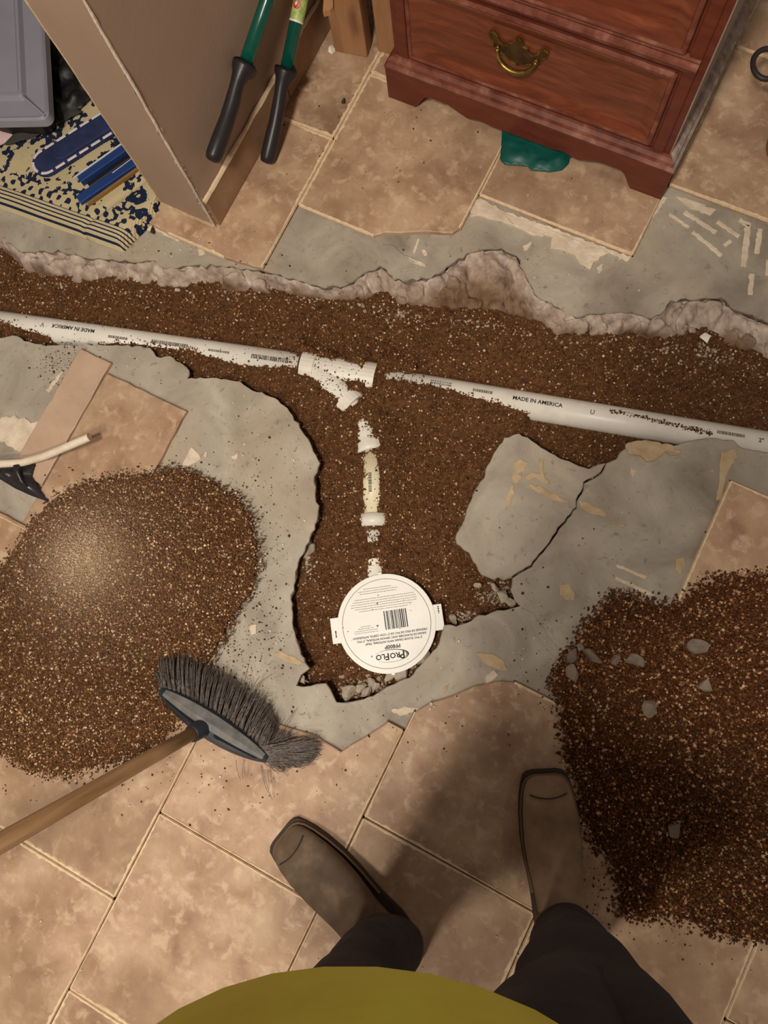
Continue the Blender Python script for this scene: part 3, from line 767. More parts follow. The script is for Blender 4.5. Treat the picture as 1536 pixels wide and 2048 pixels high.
soil_object('soil_pile', RPL, pile_h(0.060, 0.12, 70), 0.006, 52000, 0.0, 0.14, 23, inside_spill=0.012,
            label='dark reddish soil mound with grey stones, right of the boots', cat='soil pile', moist_shade=(0.80, 0.68, 0.62), smin=0.0016, smax=0.0050)

# loose crumbs on slab and tiles
def crumbs():
    r = np.random.default_rng(31)
    px_ = []
    def blob(u, v, su, sv, n): px_.extend(zip(r.normal(u, su, n), r.normal(v, sv, n)))
    blob(500, 1200, 60, 130, 420); blob(250, 930, 90, 30, 110); blob(470, 1320, 60, 50, 200); blob(1110, 1330, 40, 90, 110)
    blob(1210, 1740, 30, 60, 110); blob(700, 300, 250, 110, 60); blob(520, 960, 60, 80, 90); blob(300, 1560, 200, 40, 120)
    blob(800, 1460, 150, 40, 30); blob(1180, 1060, 120, 70, 26); blob(240, 800, 60, 70, 40); blob(650, 560, 300, 40, 60); blob(1300, 1860, 90, 30, 60)
    blob(120, 735, 30, 30, 200)
    a = np.array(px_); W = at(a[:, 0], a[:, 1], 0.0)
    s = signed_dist(W[:, :2], trench_poly); s2 = signed_dist(W[:, :2], REG_TOP); s3 = signed_dist(W[:, :2], REG_BOT)
    k = s < -0.004; W = W[k]; on = (s2[k] > 0) | (s3[k] > 0)
    W[:, 2] = np.where(on, 0.0012, ZS + 0.0008)
    size = 0.0012 + 0.0024 * r.random(len(W)) ** 3
    V, F, C = grains(W, size, grain_colors(len(W), r, 0.03) * 0.8, r)
    mesh_obj('soil_crumbs', V, F, M['soil'], colors=C, kind='stuff', label='loose soil crumbs scattered over the slab and tiles around the mounds', category='soil')
    px_.clear()
    blob(500, 900, 60, 130, 150); blob(100, 860, 50, 25, 160); blob(560, 1250, 40, 120, 70); blob(250, 700, 120, 30, 60); blob(800, 1430, 150, 25, 50); blob(1000, 1330, 70, 30, 40); blob(330, 490, 60, 14, 60); blob(1150, 480, 180, 50, 60); blob(1230, 980, 120, 90, 40); blob(750, 1900, 500, 150, 60); blob(400, 1600, 250, 60, 60)
    a = np.array(px_); W = at(a[:, 0], a[:, 1], 0.0)
    s = signed_dist(W[:, :2], trench_poly); s2 = signed_dist(W[:, :2], REG_TOP); s3 = signed_dist(W[:, :2], REG_BOT)
    k = s < -0.006; W = W[k]; on = (s2[k] > 0) | (s3[k] > 0); W[:, 2] = np.where(on, 0.0012, ZS + 0.0008)
    size = 0.0010 + 0.0032 * r.random(len(W)) ** 3; V, F, C = grains(W, size, np.array([[.78, .70, .60]]) * r.uniform(.8, 1.1, (len(W), 1)), r)
    mesh_obj('mortar_crumbs', V, F, M['soil'], colors=np.clip(C, 0, 1), kind='stuff', label='small white mortar crumbs scattered on the bare slab and tiles', category='mortar')
crumbs()

# ------------------------------------------------------------------ stones and concrete lumps
def lump(name, u, v, z, s, m, label, cat, group, seed, flat=0.6, parent=None):
    r = np.random.default_rng(seed)
    s = s * 1.35
    bm = bmesh.new(); bmesh.ops.create_icosphere(bm, subdivisions=3, radius=1.0)
    d = r.normal(size=(11, 3)); d /= np.linalg.norm(d, axis=1)[:, None]; lim = r.uniform(0.38, 0.66, 11)
    sc = np.array([s, s * r.uniform(0.65, 0.95), s * flat])
    for w in bm.verts:
        p = np.array(w.co)
        for dd, L in zip(d, lim):
            k = p @ dd
            if k > L: p = p - dd * (k - L)
        w.co = Vector(p * sc)
    bm.transform(Matrix.Rotation(r.uniform(0, 6.28), 4, 'Z'))
    me = bpy.data.meshes.new(name); bm.to_mesh(me); bm.free(); me.materials.append(m)
    o = bpy.data.objects.new(name, me); P = at(u, v, z); o.location = (P[0], P[1], z + s * flat * 0.45)
    link(o); o['label'] = label; o['category'] = cat
    if group: o['group'] = group
    return o
for i, (u, v, s, lb) in enumerate([(1186,1316,.020,'wedge-shaped grey stone, larger of the stones near the mound top'), (1146,1350,.017,'upright narrow grey stone at left rim of the dark soil mound'),
        (1266,1322,.016,'rounded grey stone half sunk in the middle of the dark soil mound'), (1396,1298,.018,'brownish grey stone at the upper right of the dark soil mound'),
        (1408,1374,.015,'pale grey stone on right slope of the dark soil mound'), (1300,1416,.014,'small rounded grey stone below the middle of the dark soil mound'),
        (1146,1312,.015,'grey lump at the upper left tip of the dark soil mound'), (1232,1316,.011,'small dark grey stone between two larger stones on the soil mound'),
        (1345,1655,.014,'grey lump low on the dark soil mound beside the right boot'), (1160,1296,.010,'small grey chip at the top left rim of the dark mound')]):
    p = at(u, v, 0.03)[:2]; hz = pile_h(0.060, 0.12, 70)(p[None], signed_dist(p[None], RPL))[0]
    lump('stone', u, v, hz, s, M['stone'], lb, 'stone', 'stones in the dark soil mound', 300 + i)
def pit_gravel():
    r = np.random.default_rng(63); px_ = []
    def blob(u, v, su, sv, n): px_.extend(zip(r.normal(u, su, n), r.normal(v, sv, n)))
    blob(735, 1372, 26, 10, 260); blob(700, 1385, 14, 8, 90); blob(840, 1325, 24, 18, 220); blob(1000, 1190, 20, 14, 260); blob(930, 1236, 26, 7, 120); blob(606, 1358, 7, 8, 40); blob(618, 1120, 6, 24, 90)
    for u, v in SOIL_TOP[3:]: blob(u, v + 6, 26, 6, 26)
    blob(1440, 715, 70, 16, 200); blob(960, 640, 90, 14, 220); blob(800, 625, 40, 12, 80)
    a = np.array(px_); W = at(a[:, 0], a[:, 1], -0.05); s = signed_dist(W[:, :2], trench_poly); W = W[s > 0.004]
    W[:, 2] = soil_height(W[:, :2]) + 0.001
    size = 0.0012 + 0.0052 * r.random(len(W)) ** 2.5
    c = np.array([[.52, .41, .30]]) * r.uniform(.55, 1.2, (len(W), 1))
    V, F, C = grains(W, size, c, r)
    mesh_obj('pit_gravel', V, F, M['soil'], colors=np.clip(C, 0, 1), kind='stuff', label='grey concrete gravel along the broken edges of the pit', category='gravel')
pit_gravel()
zc = -0.055
for i, (u, v, z, s, lb) in enumerate([(696,1382,-.05,.020,'angular concrete chunk in the corner of the pit below the round cover'), (720,1374,-.05,.012,'small concrete chunk right of the angular one below the round cover'),
        (734,1382,-.05,.013,'concrete chunk against the near slab edge below the round cover'), (752,1372,-.05,.011,'rounded concrete chunk among rubble below the round cover'), (742,1362,-.05,.010,'small pale concrete chunk touching the rubble under the cover rim'),
        (806,1342,-.045,.018,'flat pale concrete lump beneath the lower right rim of the cover'), (846,1310,-.045,.016,'pale concrete lump beside the right rim of the cover'), (780,1352,-.048,.014,'brownish concrete lump under the bottom of the cover'),
        (606,1358,-.035,.010,'dark concrete crumb in the notch at lower left of the pit'),
        (955,1172,-.05,.008,'white pebble on soil beside the cracked slab corner'), (1006,1190,-.04,.014,'concrete lump in the gap at the crack near the pit'), (1018,1204,-.035,.011,'small pinkish concrete lump in gap at crack end'), (990,1178,-.045,.011,'grey concrete lump under the tip of cracked slab'),
        (905,1238,-.05,.012,'flat concrete sliver at right side of the pit near the cover tab'),
        (618,1105,-.05,.016,'concrete lump against the left wall of the pit'), (626,1094,-.048,.010,'pale concrete chip on the soil by the left pit wall')]):
    lump('concrete_chunk', u, v, z, s, M['chunk'], lb, 'concrete chunk', 'concrete chunks lying in the pit', 400 + i)
lump('concrete_chip', 307, 464, ZS, .010, M['sole'], 'dark brown round lump on the slab at the foot of the wall end', 'lump', None, 500)
lump('white_flake', 662, 102, 0.0, .013, M['flake'], 'white flake on the floor between wall skirting and wooden posts', 'flake', None, 501, 0.4)
lump('dark_crumb', 688, 204, 0.0, .006, M['sole'], 'dark crumb on the tile right of the loppers', 'crumb', None, 502)
lump('white_flake', 1412, 675, -0.035, .012, M['flake'], 'white flake at the soil edge on the far right broken slope', 'flake', None, 503, 0.4)

# ------------------------------------------------------------------ pipework
def pipe_seg(name, ctrl, rad, z, m, parent, n=20):
    c = np.array([(a, b) for a, b in ctrl], float); W = at(c[:, 0], c[:, 1], z)
    mb = MB()
    P = resample(W, max(2, len(ctrl)))
    mb.tube(W if len(ctrl) > 2 else P, rad, n); return mb.build(name, M[m], parent, shade=True)
pr = at(660, 744, ZP)
pipe = empty('drain_pipe', (pr[0], pr[1], ZP), 'white PVC drain pipe with wye and branch lying in the soil trench', 'pipe')
parts = []
parts.append(pipe_seg('pipe', [(-330, 600), (601, 733.5)], RP, ZP, 'pvc', pipe))
parts.append(pipe_seg('pipe', [(760, 762), (1900, 953)], RP, ZP, 'pvc', pipe))
wy = MB(); A0, A1, B1 = at(606, 734, ZP), at(752, 759.5, ZP), at(709, 815, ZB)
dm = (A1 - A0) / np.linalg.norm(A1 - A0); Lm = np.linalg.norm(A1 - A0)
wy.tube([A0, A0 + dm * .030, A0 + dm * .032, A1 - dm * .030, A1 - dm * .029, A1], [.037, .037, .0335, .0335, .037, .037], 24)
S0 = at(626, 738, ZP); db = B1 - S0; Lb = np.linalg.norm(db); db /= Lb
wy.tube([S0, S0 + db * (Lb - .026), S0 + db * (Lb - .025), B1], [.0335, .0335, .037, .037], 24)
parts.append(wy.build('wye_fitting', M['pvc'], pipe, shade=False))
el = MB(); ctl = resample(at(np.array([708, 717, 726, 734, 739, 743.]), np.array([813, 828, 847, 869, 888, 906.]), ZB), 14)
el.tube(ctl, [.0302] * 8 + [.0318] * 3 + [.036] * 3, 20)
parts.append(el.build('elbow', M['pvc'], pipe, shade=True))
parts.append(pipe_seg('pipe', [(744, 904), (748, 1034)], RP, ZB + 0.001, 'pvc_yellow', pipe))
parts[-1]['label'] = 'yellowed pipe length'
parts.append(pipe_seg('coupling', [(748, 1031), (748.5, 1056)], .037, ZB, 'pvc', pipe))
parts.append(pipe_seg('trap_pipe', [(748.5, 1055), (749, 1100), (753, 1172)], RP, ZB, 'pvc', pipe))

def font_mesh(text, size, extr=0.0, align='CENTER'):
    cu = bpy.data.curves.new('t', 'FONT'); cu.body = text; cu.size = size; cu.align_x = align; cu.align_y = 'CENTER'
    cu.resolution_u = 2; cu.offset = size * 0.022
    o = bpy.data.objects.new('t', cu); col.objects.link(o)
    dg = bpy.context.evaluated_depsgraph_get(); ev = o.evaluated_get(dg)
    me = ev.to_mesh(); V = np.array([v.co[:] for v in me.vertices]).reshape(-1, 3); F = [list(p.vertices) for p in me.polygons]
    ev.to_mesh_clear(); bpy.data.objects.remove(o); bpy.data.curves.remove(cu)
    return V, F
def bar_rects(widths, h):
    V = []; F = []; x = 0
    for w, on in widths:
        if on:
            b = len(V); V += [(x, -h / 2, 0), (x + w, -h / 2, 0), (x + w, h / 2, 0), (x, h / 2, 0)]; F.append([b, b + 1, b + 2, b + 3])
        x += w
    V = np.array(V, float); V[:, 0] -= x / 2
    return V, F
def dashes(n, h, length, r):
    w = []; x = 0
    while x < length:
        a = r.uniform(0.0015, 0.006); w.append((a, True)); b = r.uniform(0.0006, 0.0014); w.append((b, False)); x += a + b
    return bar_rects(w, h)
def on_pipe(name, VF, u, v, flip, ang0=0.15, m='ink', line=((0, 648), (600, 733.3)), rad=RP, z=ZP):
    """wrap flat print round the pipe, centred at the pixel"""
    V, F = VF
    A, B = at(np.array([line[0][0], line[1][0]]), np.array([line[0][1], line[1][1]]), z)
    t = (B - A) / np.linalg.norm(B - A); side = np.array([t[1], -t[0], 0]); up = np.cross(side, t) * 1.0
    if up[2] < 0: up = -up
    p = at(u, v, z + rad * 0.8); s0 = (p - A) @ t
    out = []
    for x, y, _ in V:
        if flip: x, y = -x, -y
        an = -y / rad + ang0
        out.append(A + t * (s0 + x) + (side * math.sin(an) + up * math.cos(an)) * (rad + 0.0005))
    return mesh_obj(name, out, F, M[m], pipe)
rr = np.random.default_rng(5)
LR = ((810, 771), (1536, 893))
def bcode(L, h, r):
    w = [(r.uniform(0.0008, 0.0026), k % 2 == 0) for k in range(int(L / 0.0017))]
    return bar_rects(w, h)
parts.append(on_pipe('lettering', font_mesh('MADE IN AMERICA', 0.0125), 150, 655, True, -0.15))
parts.append(on_pipe('logo_print', font_mesh('V', 0.015), 88, 650, True, -0.1, 'greyink'))
parts.append(on_pipe('lettering', dashes(1, .006, .045, rr), 240, 668, True, 0.1, 'greyink'))
parts.append(on_pipe('lettering', dashes(1, .008, .085, rr), 342, 684, True, 0.0, 'greyink'))
parts.append(on_pipe('lettering', dashes(1, .005, .045, rr), 440, 698, True, 0.05, 'greyink'))
parts.append(on_pipe('barcode', bcode(.085, .010, rr), 540, 716, True, 0.05))
parts.append(on_pipe('barcode', bcode(.052, .010, rr), 882, 772, False, -0.3, line=LR))
parts.append(on_pipe('lettering', dashes(1, .007, .04, rr), 965, 787, False, -0.2, 'greyink', line=LR))
parts.append(on_pipe('lettering', font_mesh('MADE IN AMERICA', 0.0125), 1074, 807, False, -0.1, line=LR))
parts.append(on_pipe('logo_print', font_mesh('U', 0.014), 1184, 825, False, 0.0, 'greyink', line=LR))
parts.append(on_pipe('lettering', dashes(1, .007, .055, rr), 1460, 872, False, -0.1, 'greyink', line=LR))
parts.append(on_pipe('lettering', font_mesh('2"', 0.012), 1520, 884, False, 0.0, line=LR))
parts.append(on_pipe('lettering', dashes(1, .007, .04, rr), 753, 965, False, 0.1, 'greyink', line=((744, 904), (748, 1034)), z=ZB + 0.001))
keep(parts, pipe)
# crumbs of soil lying on the pipe
def pipe_crumbs():
    r = np.random.default_rng(77); P = []
    def along(line, u0, u1, n, spread=12, z=ZP):
        A, B = at(np.array([line[0][0], line[1][0]]), np.array([line[0][1], line[1][1]]), z)
        t = (B - A) / np.linalg.norm(B - A); side = np.array([t[1], -t[0], 0])
        for _ in range(n):
            k = r.uniform(u0, u1); l = np.clip(r.normal(0, spread / 900), -.027, .027)
            P.append(A + t * k * np.linalg.norm(B - A) + side * l + np.array([0, 0, math.sqrt(RP ** 2 - l * l)]))
    along(((0, 648), (600, 733)), 0, 1, 60); along(((0, 648), (600, 733)), .93, 1, 50)
    for k in range(420):
        u = r.uniform(1220, 1425); v = 826 + (u - 1250) * 0.22 + r.normal(0, 2.5) + 2
        q = at(u, v, ZP + .0300 - .0012 * (u < 1300)); P.append(q)
    along(((744, 904), (748, 1034)), 0, 1, 70, 10, ZB); along(((626, 738), (701, 804)), 0, .8, 60, 10, ZB + .003); along(((748, 1056), (750, 1100)), 0, .9, 60, 10, ZB)
    along(((606, 734), (720, 755)), .05, 1, 70, 14, ZP + .0035); along(((768, 763), (850, 778)), 0, 1, 150, 12)
    P = np.array(P); V, F, C = grains(P, 0.001 + 0.0022 * r.random(len(P)) ** 2, grain_colors(len(P), r, 0.02) * 0.8, r)
    mesh_obj('soil_crumbs', V, F, M['soil'], colors=C, kind='stuff', label='soil crumbs lying on top of the white pipe', category='soil')
pipe_crumbs()

# ------------------------------------------------------------------ floor drain with printed cover
ZD = -0.026
dc = at(773, 1246.5, ZD)
drain = empty('floor_drain', (dc[0], dc[1], -0.1), 'round white floor drain with printed protective cover, standing in the pit', 'drain')
dp = []
body = MB()
def circ(c, r, z, n=64): return [(c[0] + r * math.cos(a), c[1] + r * math.sin(a), z) for a in np.linspace(0, 2 * math.pi, n, endpoint=False)]
body.loft([circ(dc, .060, -0.11), circ(dc, .085, -0.065), circ(dc, .094, ZD - 0.008), circ(dc, .096, ZD - .004)])
dp.append(body.build('drain_body', M['pvc'], drain, shade=False))
cov = MB(); RD = 0.1015
cov.loft([circ(dc, RD - .001, ZD - .005), circ(dc, RD, ZD - .0035), circ(dc, RD, ZD - .0006), circ(dc, RD - .0008, ZD)])
dp.append(cov.build('cover', M['coverwhite'], drain)); cover = dp[-1]
tx = (at(773 - 80.5, 1246.5 + 11.5, ZD) - dc); tx[2] = 0; tx /= np.linalg.norm(tx); ty = np.array([-tx[1], tx[0], 0])
def disc_local(V, ox, oy, z=0.0004): return [dc + tx * (ox + v[0]) + ty * (oy + v[1]) + np.array([0, 0, z]) for v in V]
def tab(x0, x1, y0, y1, name='tab'):
    mb = MB(); mb.box((x0, y0, -.006), (x1, y1, -.0015), ax=(tx, ty, np.array([0, 0, 1.0])), org=dc)
    return mb.build(name, M['coverwhite'], drain, bevel=0.001)
dp.append(tab(.094, .1155, -.026, .027)); dp.append(tab(-.1165, -.094, -.024, .029)); dp.append(tab(-.004, .004, -.106, -.098)); dp.append(tab(-.004, .004, .098, .105))
sub = []
def dprint(name, VF, ox, oy, m='ink', z=0.0004):
    V, F = VF; sub.append(mesh_obj(name, disc_local(V, ox, oy, z), F, M[m], cover))
ring = MB()
o_, i_ = circ((0, 0), .0915, 0, 96), circ((0, 0), .0905, 0, 96)
ring.add([(*p[:2], 0) for p in o_ + i_], [(k, (k + 1) % 96, 96 + (k + 1) % 96, 96 + k) for k in range(96)])
dprint('border_line', (ring.V, ring.F), 0, 0, 'greyink')
dprint('logo_lettering', font_mesh('P', 0.021), -.0235, .066); dprint('logo_lettering', font_mesh('RO', 0.0150), -.0085, .0655)
dprint('logo_lettering', font_mesh('F', 0.019), .0075, .066); dprint('logo_lettering', font_mesh('LO', 0.0150), .0215, .0655)
def shear_dummy(): pass
sw = MB()
def arc_strip(a0, a1, rx, ry, w0, w1, n=36, cx=0, cy=0):
    V = []; F = []
    for k in range(n + 1):
        s = k / n; a = a0 + (a1 - a0) * s; w = w0 + (w1 - w0) * math.sin(math.pi * s)
        V += [(cx + rx * math.cos(a), cy + ry * math.sin(a), 0), (cx + (rx - w) * math.cos(a), cy + (ry - w * .6) * math.sin(a), 0)]
        if k: F.append((2 * k - 2, 2 * k, 2 * k + 1, 2 * k - 1))
    return V, F
sw.add(*arc_strip(math.radians(100), math.radians(290), .036, .0125, .0003, .0030)); sw.add(*arc_strip(math.radians(40), math.radians(140), .036, .0125, .0003, .0010)); sw.add(*arc_strip(math.radians(255), math.radians(330), .037, .0130, .0003, .0009))
sw.add(*arc_strip(math.radians(140), math.radians(225), .0325, .0095, .0003, .0016))
dprint('logo_swoosh', (sw.V, sw.F), -.001, .066)
dprint('lettering', font_mesh('\u00ae', 0.005), .039, .062, 'greyink')
dprint('lettering', font_mesh('PF800P', 0.0108), -.006, .0475)
dprint('lettering', font_mesh('2" PVC FLOOR DRAIN WITH INTEGRAL TRAP', 0.0058), -.010, .0365)
dprint('lettering', font_mesh('DRAIN DE PLANCHER AVEC SIPHON INT\u00c9GRAL, 2" PVC', 0.0058), -.006, .0295)
dprint('lettering', font_mesh('DRENAJE DE PISO DE PVC DE 2" CON CESPOL INTEGRADO', 0.0058), -.004, .0222)
dprint('barcode', bcode(.050, .038, rr), -.020, -.006)
for k in range(4): dprint('small_print', dashes(1, .0009, (.05, .046, .03, .02)[k], rr), .044, .013 - k * .0042, 'greyink')
tri = MB(); tri.add([(-.003, -.002, 0), (.003, -.002, 0), (0, .003, 0)], [(0, 1, 2)]); dprint('warning_mark', (tri.V, tri.F), .019, .003, 'greyink')
for k in range(6): dprint('small_print', dashes(1, .0010, (.100, .118, .134, .136, .130, .120)[k], rr), .003 - .001 * k, -.0305 - k * .0048, 'greyink')
for k in range(3): dprint('small_print', dashes(1, .0010, (.074, .082, .056)[k], rr), .010, -.0655 - k * .0048, 'greyink')
def on_tab(parent_i, ox, oy):
    V, F = dashes(1, .0026, .014, rr); V = np.c_[V[:, 1], V[:, 0], V[:, 2]]
    sub.append(mesh_obj('small_print', disc_local(V, ox, oy, -0.0012), [f[::-1] for f in F], M['ink'], dp[parent_i]))
on_tab(2, .1065, .008); on_tab(3, -.109, -.012)
for c in sub: c.parent = drain if False else c.parent
keep(dp, drain)
r = np.random.default_rng(8)
W = np.array([dc + np.array([a * math.cos(b), a * math.sin(b), .0012]) for a, b in zip(.09 * np.sqrt(r.random(16)), r.uniform(0, 6.28, 16))])
V, F, C = grains(W, r.uniform(.0008, .0016, 16), grain_colors(16, r, .05) * .6, r)
mesh_obj('soil_crumbs', V, F, M['soil'], colors=C, kind='stuff', label='few dark soil crumbs on the round white drain cover', category='soil')

# ------------------------------------------------------------------ wall end, skirting, posts
WX0, WX1, WY0 = -1.032, -0.890, 0.592
w = MB()
w.box((WX0, WY0, 0.0), (WX1, 3.2, 2.45))
wall = w.build('wall_left', M['wall'], kind='structure', bevel=0.003)
r = np.random.default_rng(2)
for k in range(26):
    z = r.uniform(0.02, 0.55) if k < 18 else r.uniform(0, .12); s = r.uniform(.002, .006)
    mb = MB(); n = 7; ang = np.linspace(0, 2 * math.pi, n, endpoint=False)
    if k % 2: P = [(WX1 + .0008, WY0 + .004 + abs(math.cos(a)) * s, z + math.sin(a) * s * r.uniform(1, 3)) for a in ang]
    else: P = [(WX1 - .002 - abs(math.cos(a)) * s, WY0 - .0008, z + math.sin(a) * s * r.uniform(1, 3)) for a in ang]
    c = np.mean(P, 0); mb.add(list(P) + [c + np.array([.002, -.002, 0])], [(i, (i + 1) % n, n) for i in range(n)])
    mb.build('plaster_chip', M['plaster'], wall)
cb = MB(); zz = np.linspace(0.0, 1.2, 90)
jx = 0.0016 * vnoise(np.c_[zz * 40, zz * 0], 3)
cb.tube([(WX1 - .0005 + j, WY0 + .0005, z) for z, j in zip(zz, jx)], [0.0022 + 0.0012 * abs(vnoise(np.array([[z * 60, 1.0]]), 9)[0]) for z in zz], 6)
cb.build('corner_bead', M['plaster'], wall)
cb = MB(); cb.tube([(WX0 + .0005 + j, WY0 + .0005, z) for z, j in zip(zz, jx)], 0.0025, 6); cb.build('corner_bead', M['mortar_tan'], wall)
# bottom drip of plaster along the wall end
cb = MB(); xx = np.linspace(WX0, WX1, 30); cb.tube([(x, WY0 - .001, .004 + .004 * abs(vnoise(np.array([[x * 90, 0.]]), 2)[0])) for x in xx], 0.004, 6); cb.build('plaster_edge', M['mortar_tan'], wall)
sk_h = 0.092
sk = empty('baseboard_left', (WX1, WY0, 0), 'brown tile skirting along foot of the beige wall', 'skirting'); del sk['category']; sk['kind'] = 'structure'
sp = []
yy = [WY0 + .005, WY0 + .355, WY0 + .71, WY0 + 1.07, WY0 + 1.43]
for a, b in zip(yy[:-1], yy[1:]):
    mb = MB(); mb.box((WX1 + .0005, a + .0015, 0.002), (WX1 + .010, b - .0015, sk_h)); sp.append(mb.build('tile', M['skirt'], sk, bevel=0.002))
mb = MB(); ys = np.linspace(yy[0], yy[-1], 160)
mb.tube([(WX1 + .005, y, sk_h + .001 + .0015 * vnoise(np.array([[y * 60, 3.]]), 4)[0]) for y in ys], [.0045 + .002 * abs(vnoise(np.array([[y * 45, 0.]]), 8)[0]) for y in ys], 6)
sp.append(mb.build('grout_line', M['groutedge'], sk)); keep(sp, sk)

def post(u0, u1, v, depth, z1, label, ang=0.0):
    A, B = at(u0, v[0], 0), at(u1, v[1], 0); t = (B - A); L = np.linalg.norm(t); t /= L; n = np.array([-t[1], t[0], 0])
    mb = MB(); mb.box((0, 0, 0.001), (L, depth, z1), ax=(t, n, np.array([0, 0, 1.0])), org=A)
    o = mb.build('wooden_post', M['post'], bevel=0.003); o['label'] = label; o['category'] = 'post'; o['group'] = 'wooden posts between wall and chest'; return o
post_a = post(670, 735, (104, 116), .04, 2.3, 'raw wooden post nearer the beige wall, standing upright on the tiles')
post(756, 812, (104, 118), .04, 2.3, 'raw wooden post directly left of the mahogany chest')
mb = MB(); A = at(655, 40, 0.09); mb.prism(pxs([(650, 0), (668, -12), (668, 24), (662, 30), (648, 34)], .30), .30, .312)
mb.build('splinter', M['post'], post_a)

# ------------------------------------------------------------------ chest of drawers
CX0, CX1, CY = -0.672, -0.016, 1.040
chest = empty('chest_of_drawers', ((CX0 + CX1) / 2, CY + .2, 0), 'dark mahogany chest of drawers with scalloped plinth and brass handle', 'chest')
cp = []
CD = 0.46
mb = MB(); mb.box((CX0 + .018, CY + .018, .10), (CX1 - .022, CY + CD, .78)); cp.append(mb.build('carcass', M['mahogdark'], chest))
mb = MB(); mb.box((CX1 - .0225, CY + .020, .10), (CX1 - .0195, CY + CD - .005, .775)); cp.append(mb.build('side_panel', M['dust'], chest)); cp[-1]['label'] = 'grey dusty side panel'
# plinth with a scalloped lower edge
PH = 0.088
def plinth_profile(n=80):
    s = np.linspace(0, 1, n); W = CX1 - CX0; h = np.zeros(n)
    for i, q in enumerate(s):
        x = q * W; e = min(x, W - x)
        if e < 0.072: z = 0.0
        elif e < 0.105: z = 0.046 * math.sin((e - 0.072) / 0.033 * math.pi / 2)
        elif e < 0.145: z = 0.046
        elif e < 0.19: z = 0.046 - 0.014 * (0.5 - 0.5 * math.cos((e - .145) / .045 * math.pi))
        elif e < 0.205: z = 0.032 - 0.004
        elif e < 0.26: z = 0.028 + 0.006 * math.sin((e - .205) / .055 * math.pi)
        else: z = 0.030
        h[i] = z
    return s, h
mb = MB(); s, h = plinth_profile(96)
fr = [(CX0 + q * (CX1 - CX0), CY, z) for q, z in zip(s, h)]; ft = [(p[0], CY, PH) for p in fr]; bk = [(p[0], CY + .02, p[2]) for p in fr]; bt = [(p[0], CY + .02, PH) for p in fr]
n = len(fr); V = fr + ft + bk + bt; F = []
for i in range(n - 1):
    F += [(i, i + 1, n + i + 1, n + i), (2 * n + i + 1, 2 * n + i, 3 * n + i, 3 * n + i + 1), (i + 1, i, 2 * n + i, 2 * n + i + 1), (n + i, n + i + 1, 3 * n + i + 1, 3 * n + i)]
F += [(0, n, 3 * n, 2 * n), (n - 1, 3 * n - 1, 4 * n - 1, 2 * n - 1)]
mb.add(V, F)
mb.box((CX1 - .018, CY + .02, 0.0), (CX1, CY + .10, PH), 1); mb.box((CX1 - .018, CY + .10, 0.045), (CX1, CY + CD - .08, PH), 1); mb.box((CX1 - .018, CY + CD - .08, 0), (CX1, CY + CD, PH), 1)
mb.box((CX0, CY + .02, 0.0), (CX0 + .018, CY + .10, PH)); mb.box((CX0, CY + .10, 0.045), (CX0 + .018, CY + CD, PH))
cp.append(mb.build('plinth', [M['mahogdark'], M['dust']], chest))
mb = MB()
prof = [(0, 0), (-.002, .006), (.004, .012), (.006, .020), (.012, .026), (.020, .028), (.03, .028)]
mb.loft([[(CX0 + (p[0]), CY + p[0], PH + p[1]) for p in prof], [(CX1 - (p[0]), CY + p[0], PH + p[1]) for p in prof]], caps=False, closed=False)
mb.loft([[(CX1 - (p[0]), CY + p[0], PH + p[1]) for p in prof], [(CX1 - p[0], CY + CD, PH + p[1]) for p in prof]], 1, caps=False, closed=False)
mb.loft([[(CX0 + p[0], CY + CD, PH + p[1]) for p in prof], [(CX0 + (p[0]), CY + p[0], PH + p[1]) for p in prof]], caps=False, closed=False)
cp.append(mb.build('base_moulding', [M['worn'], M['dust']], chest))
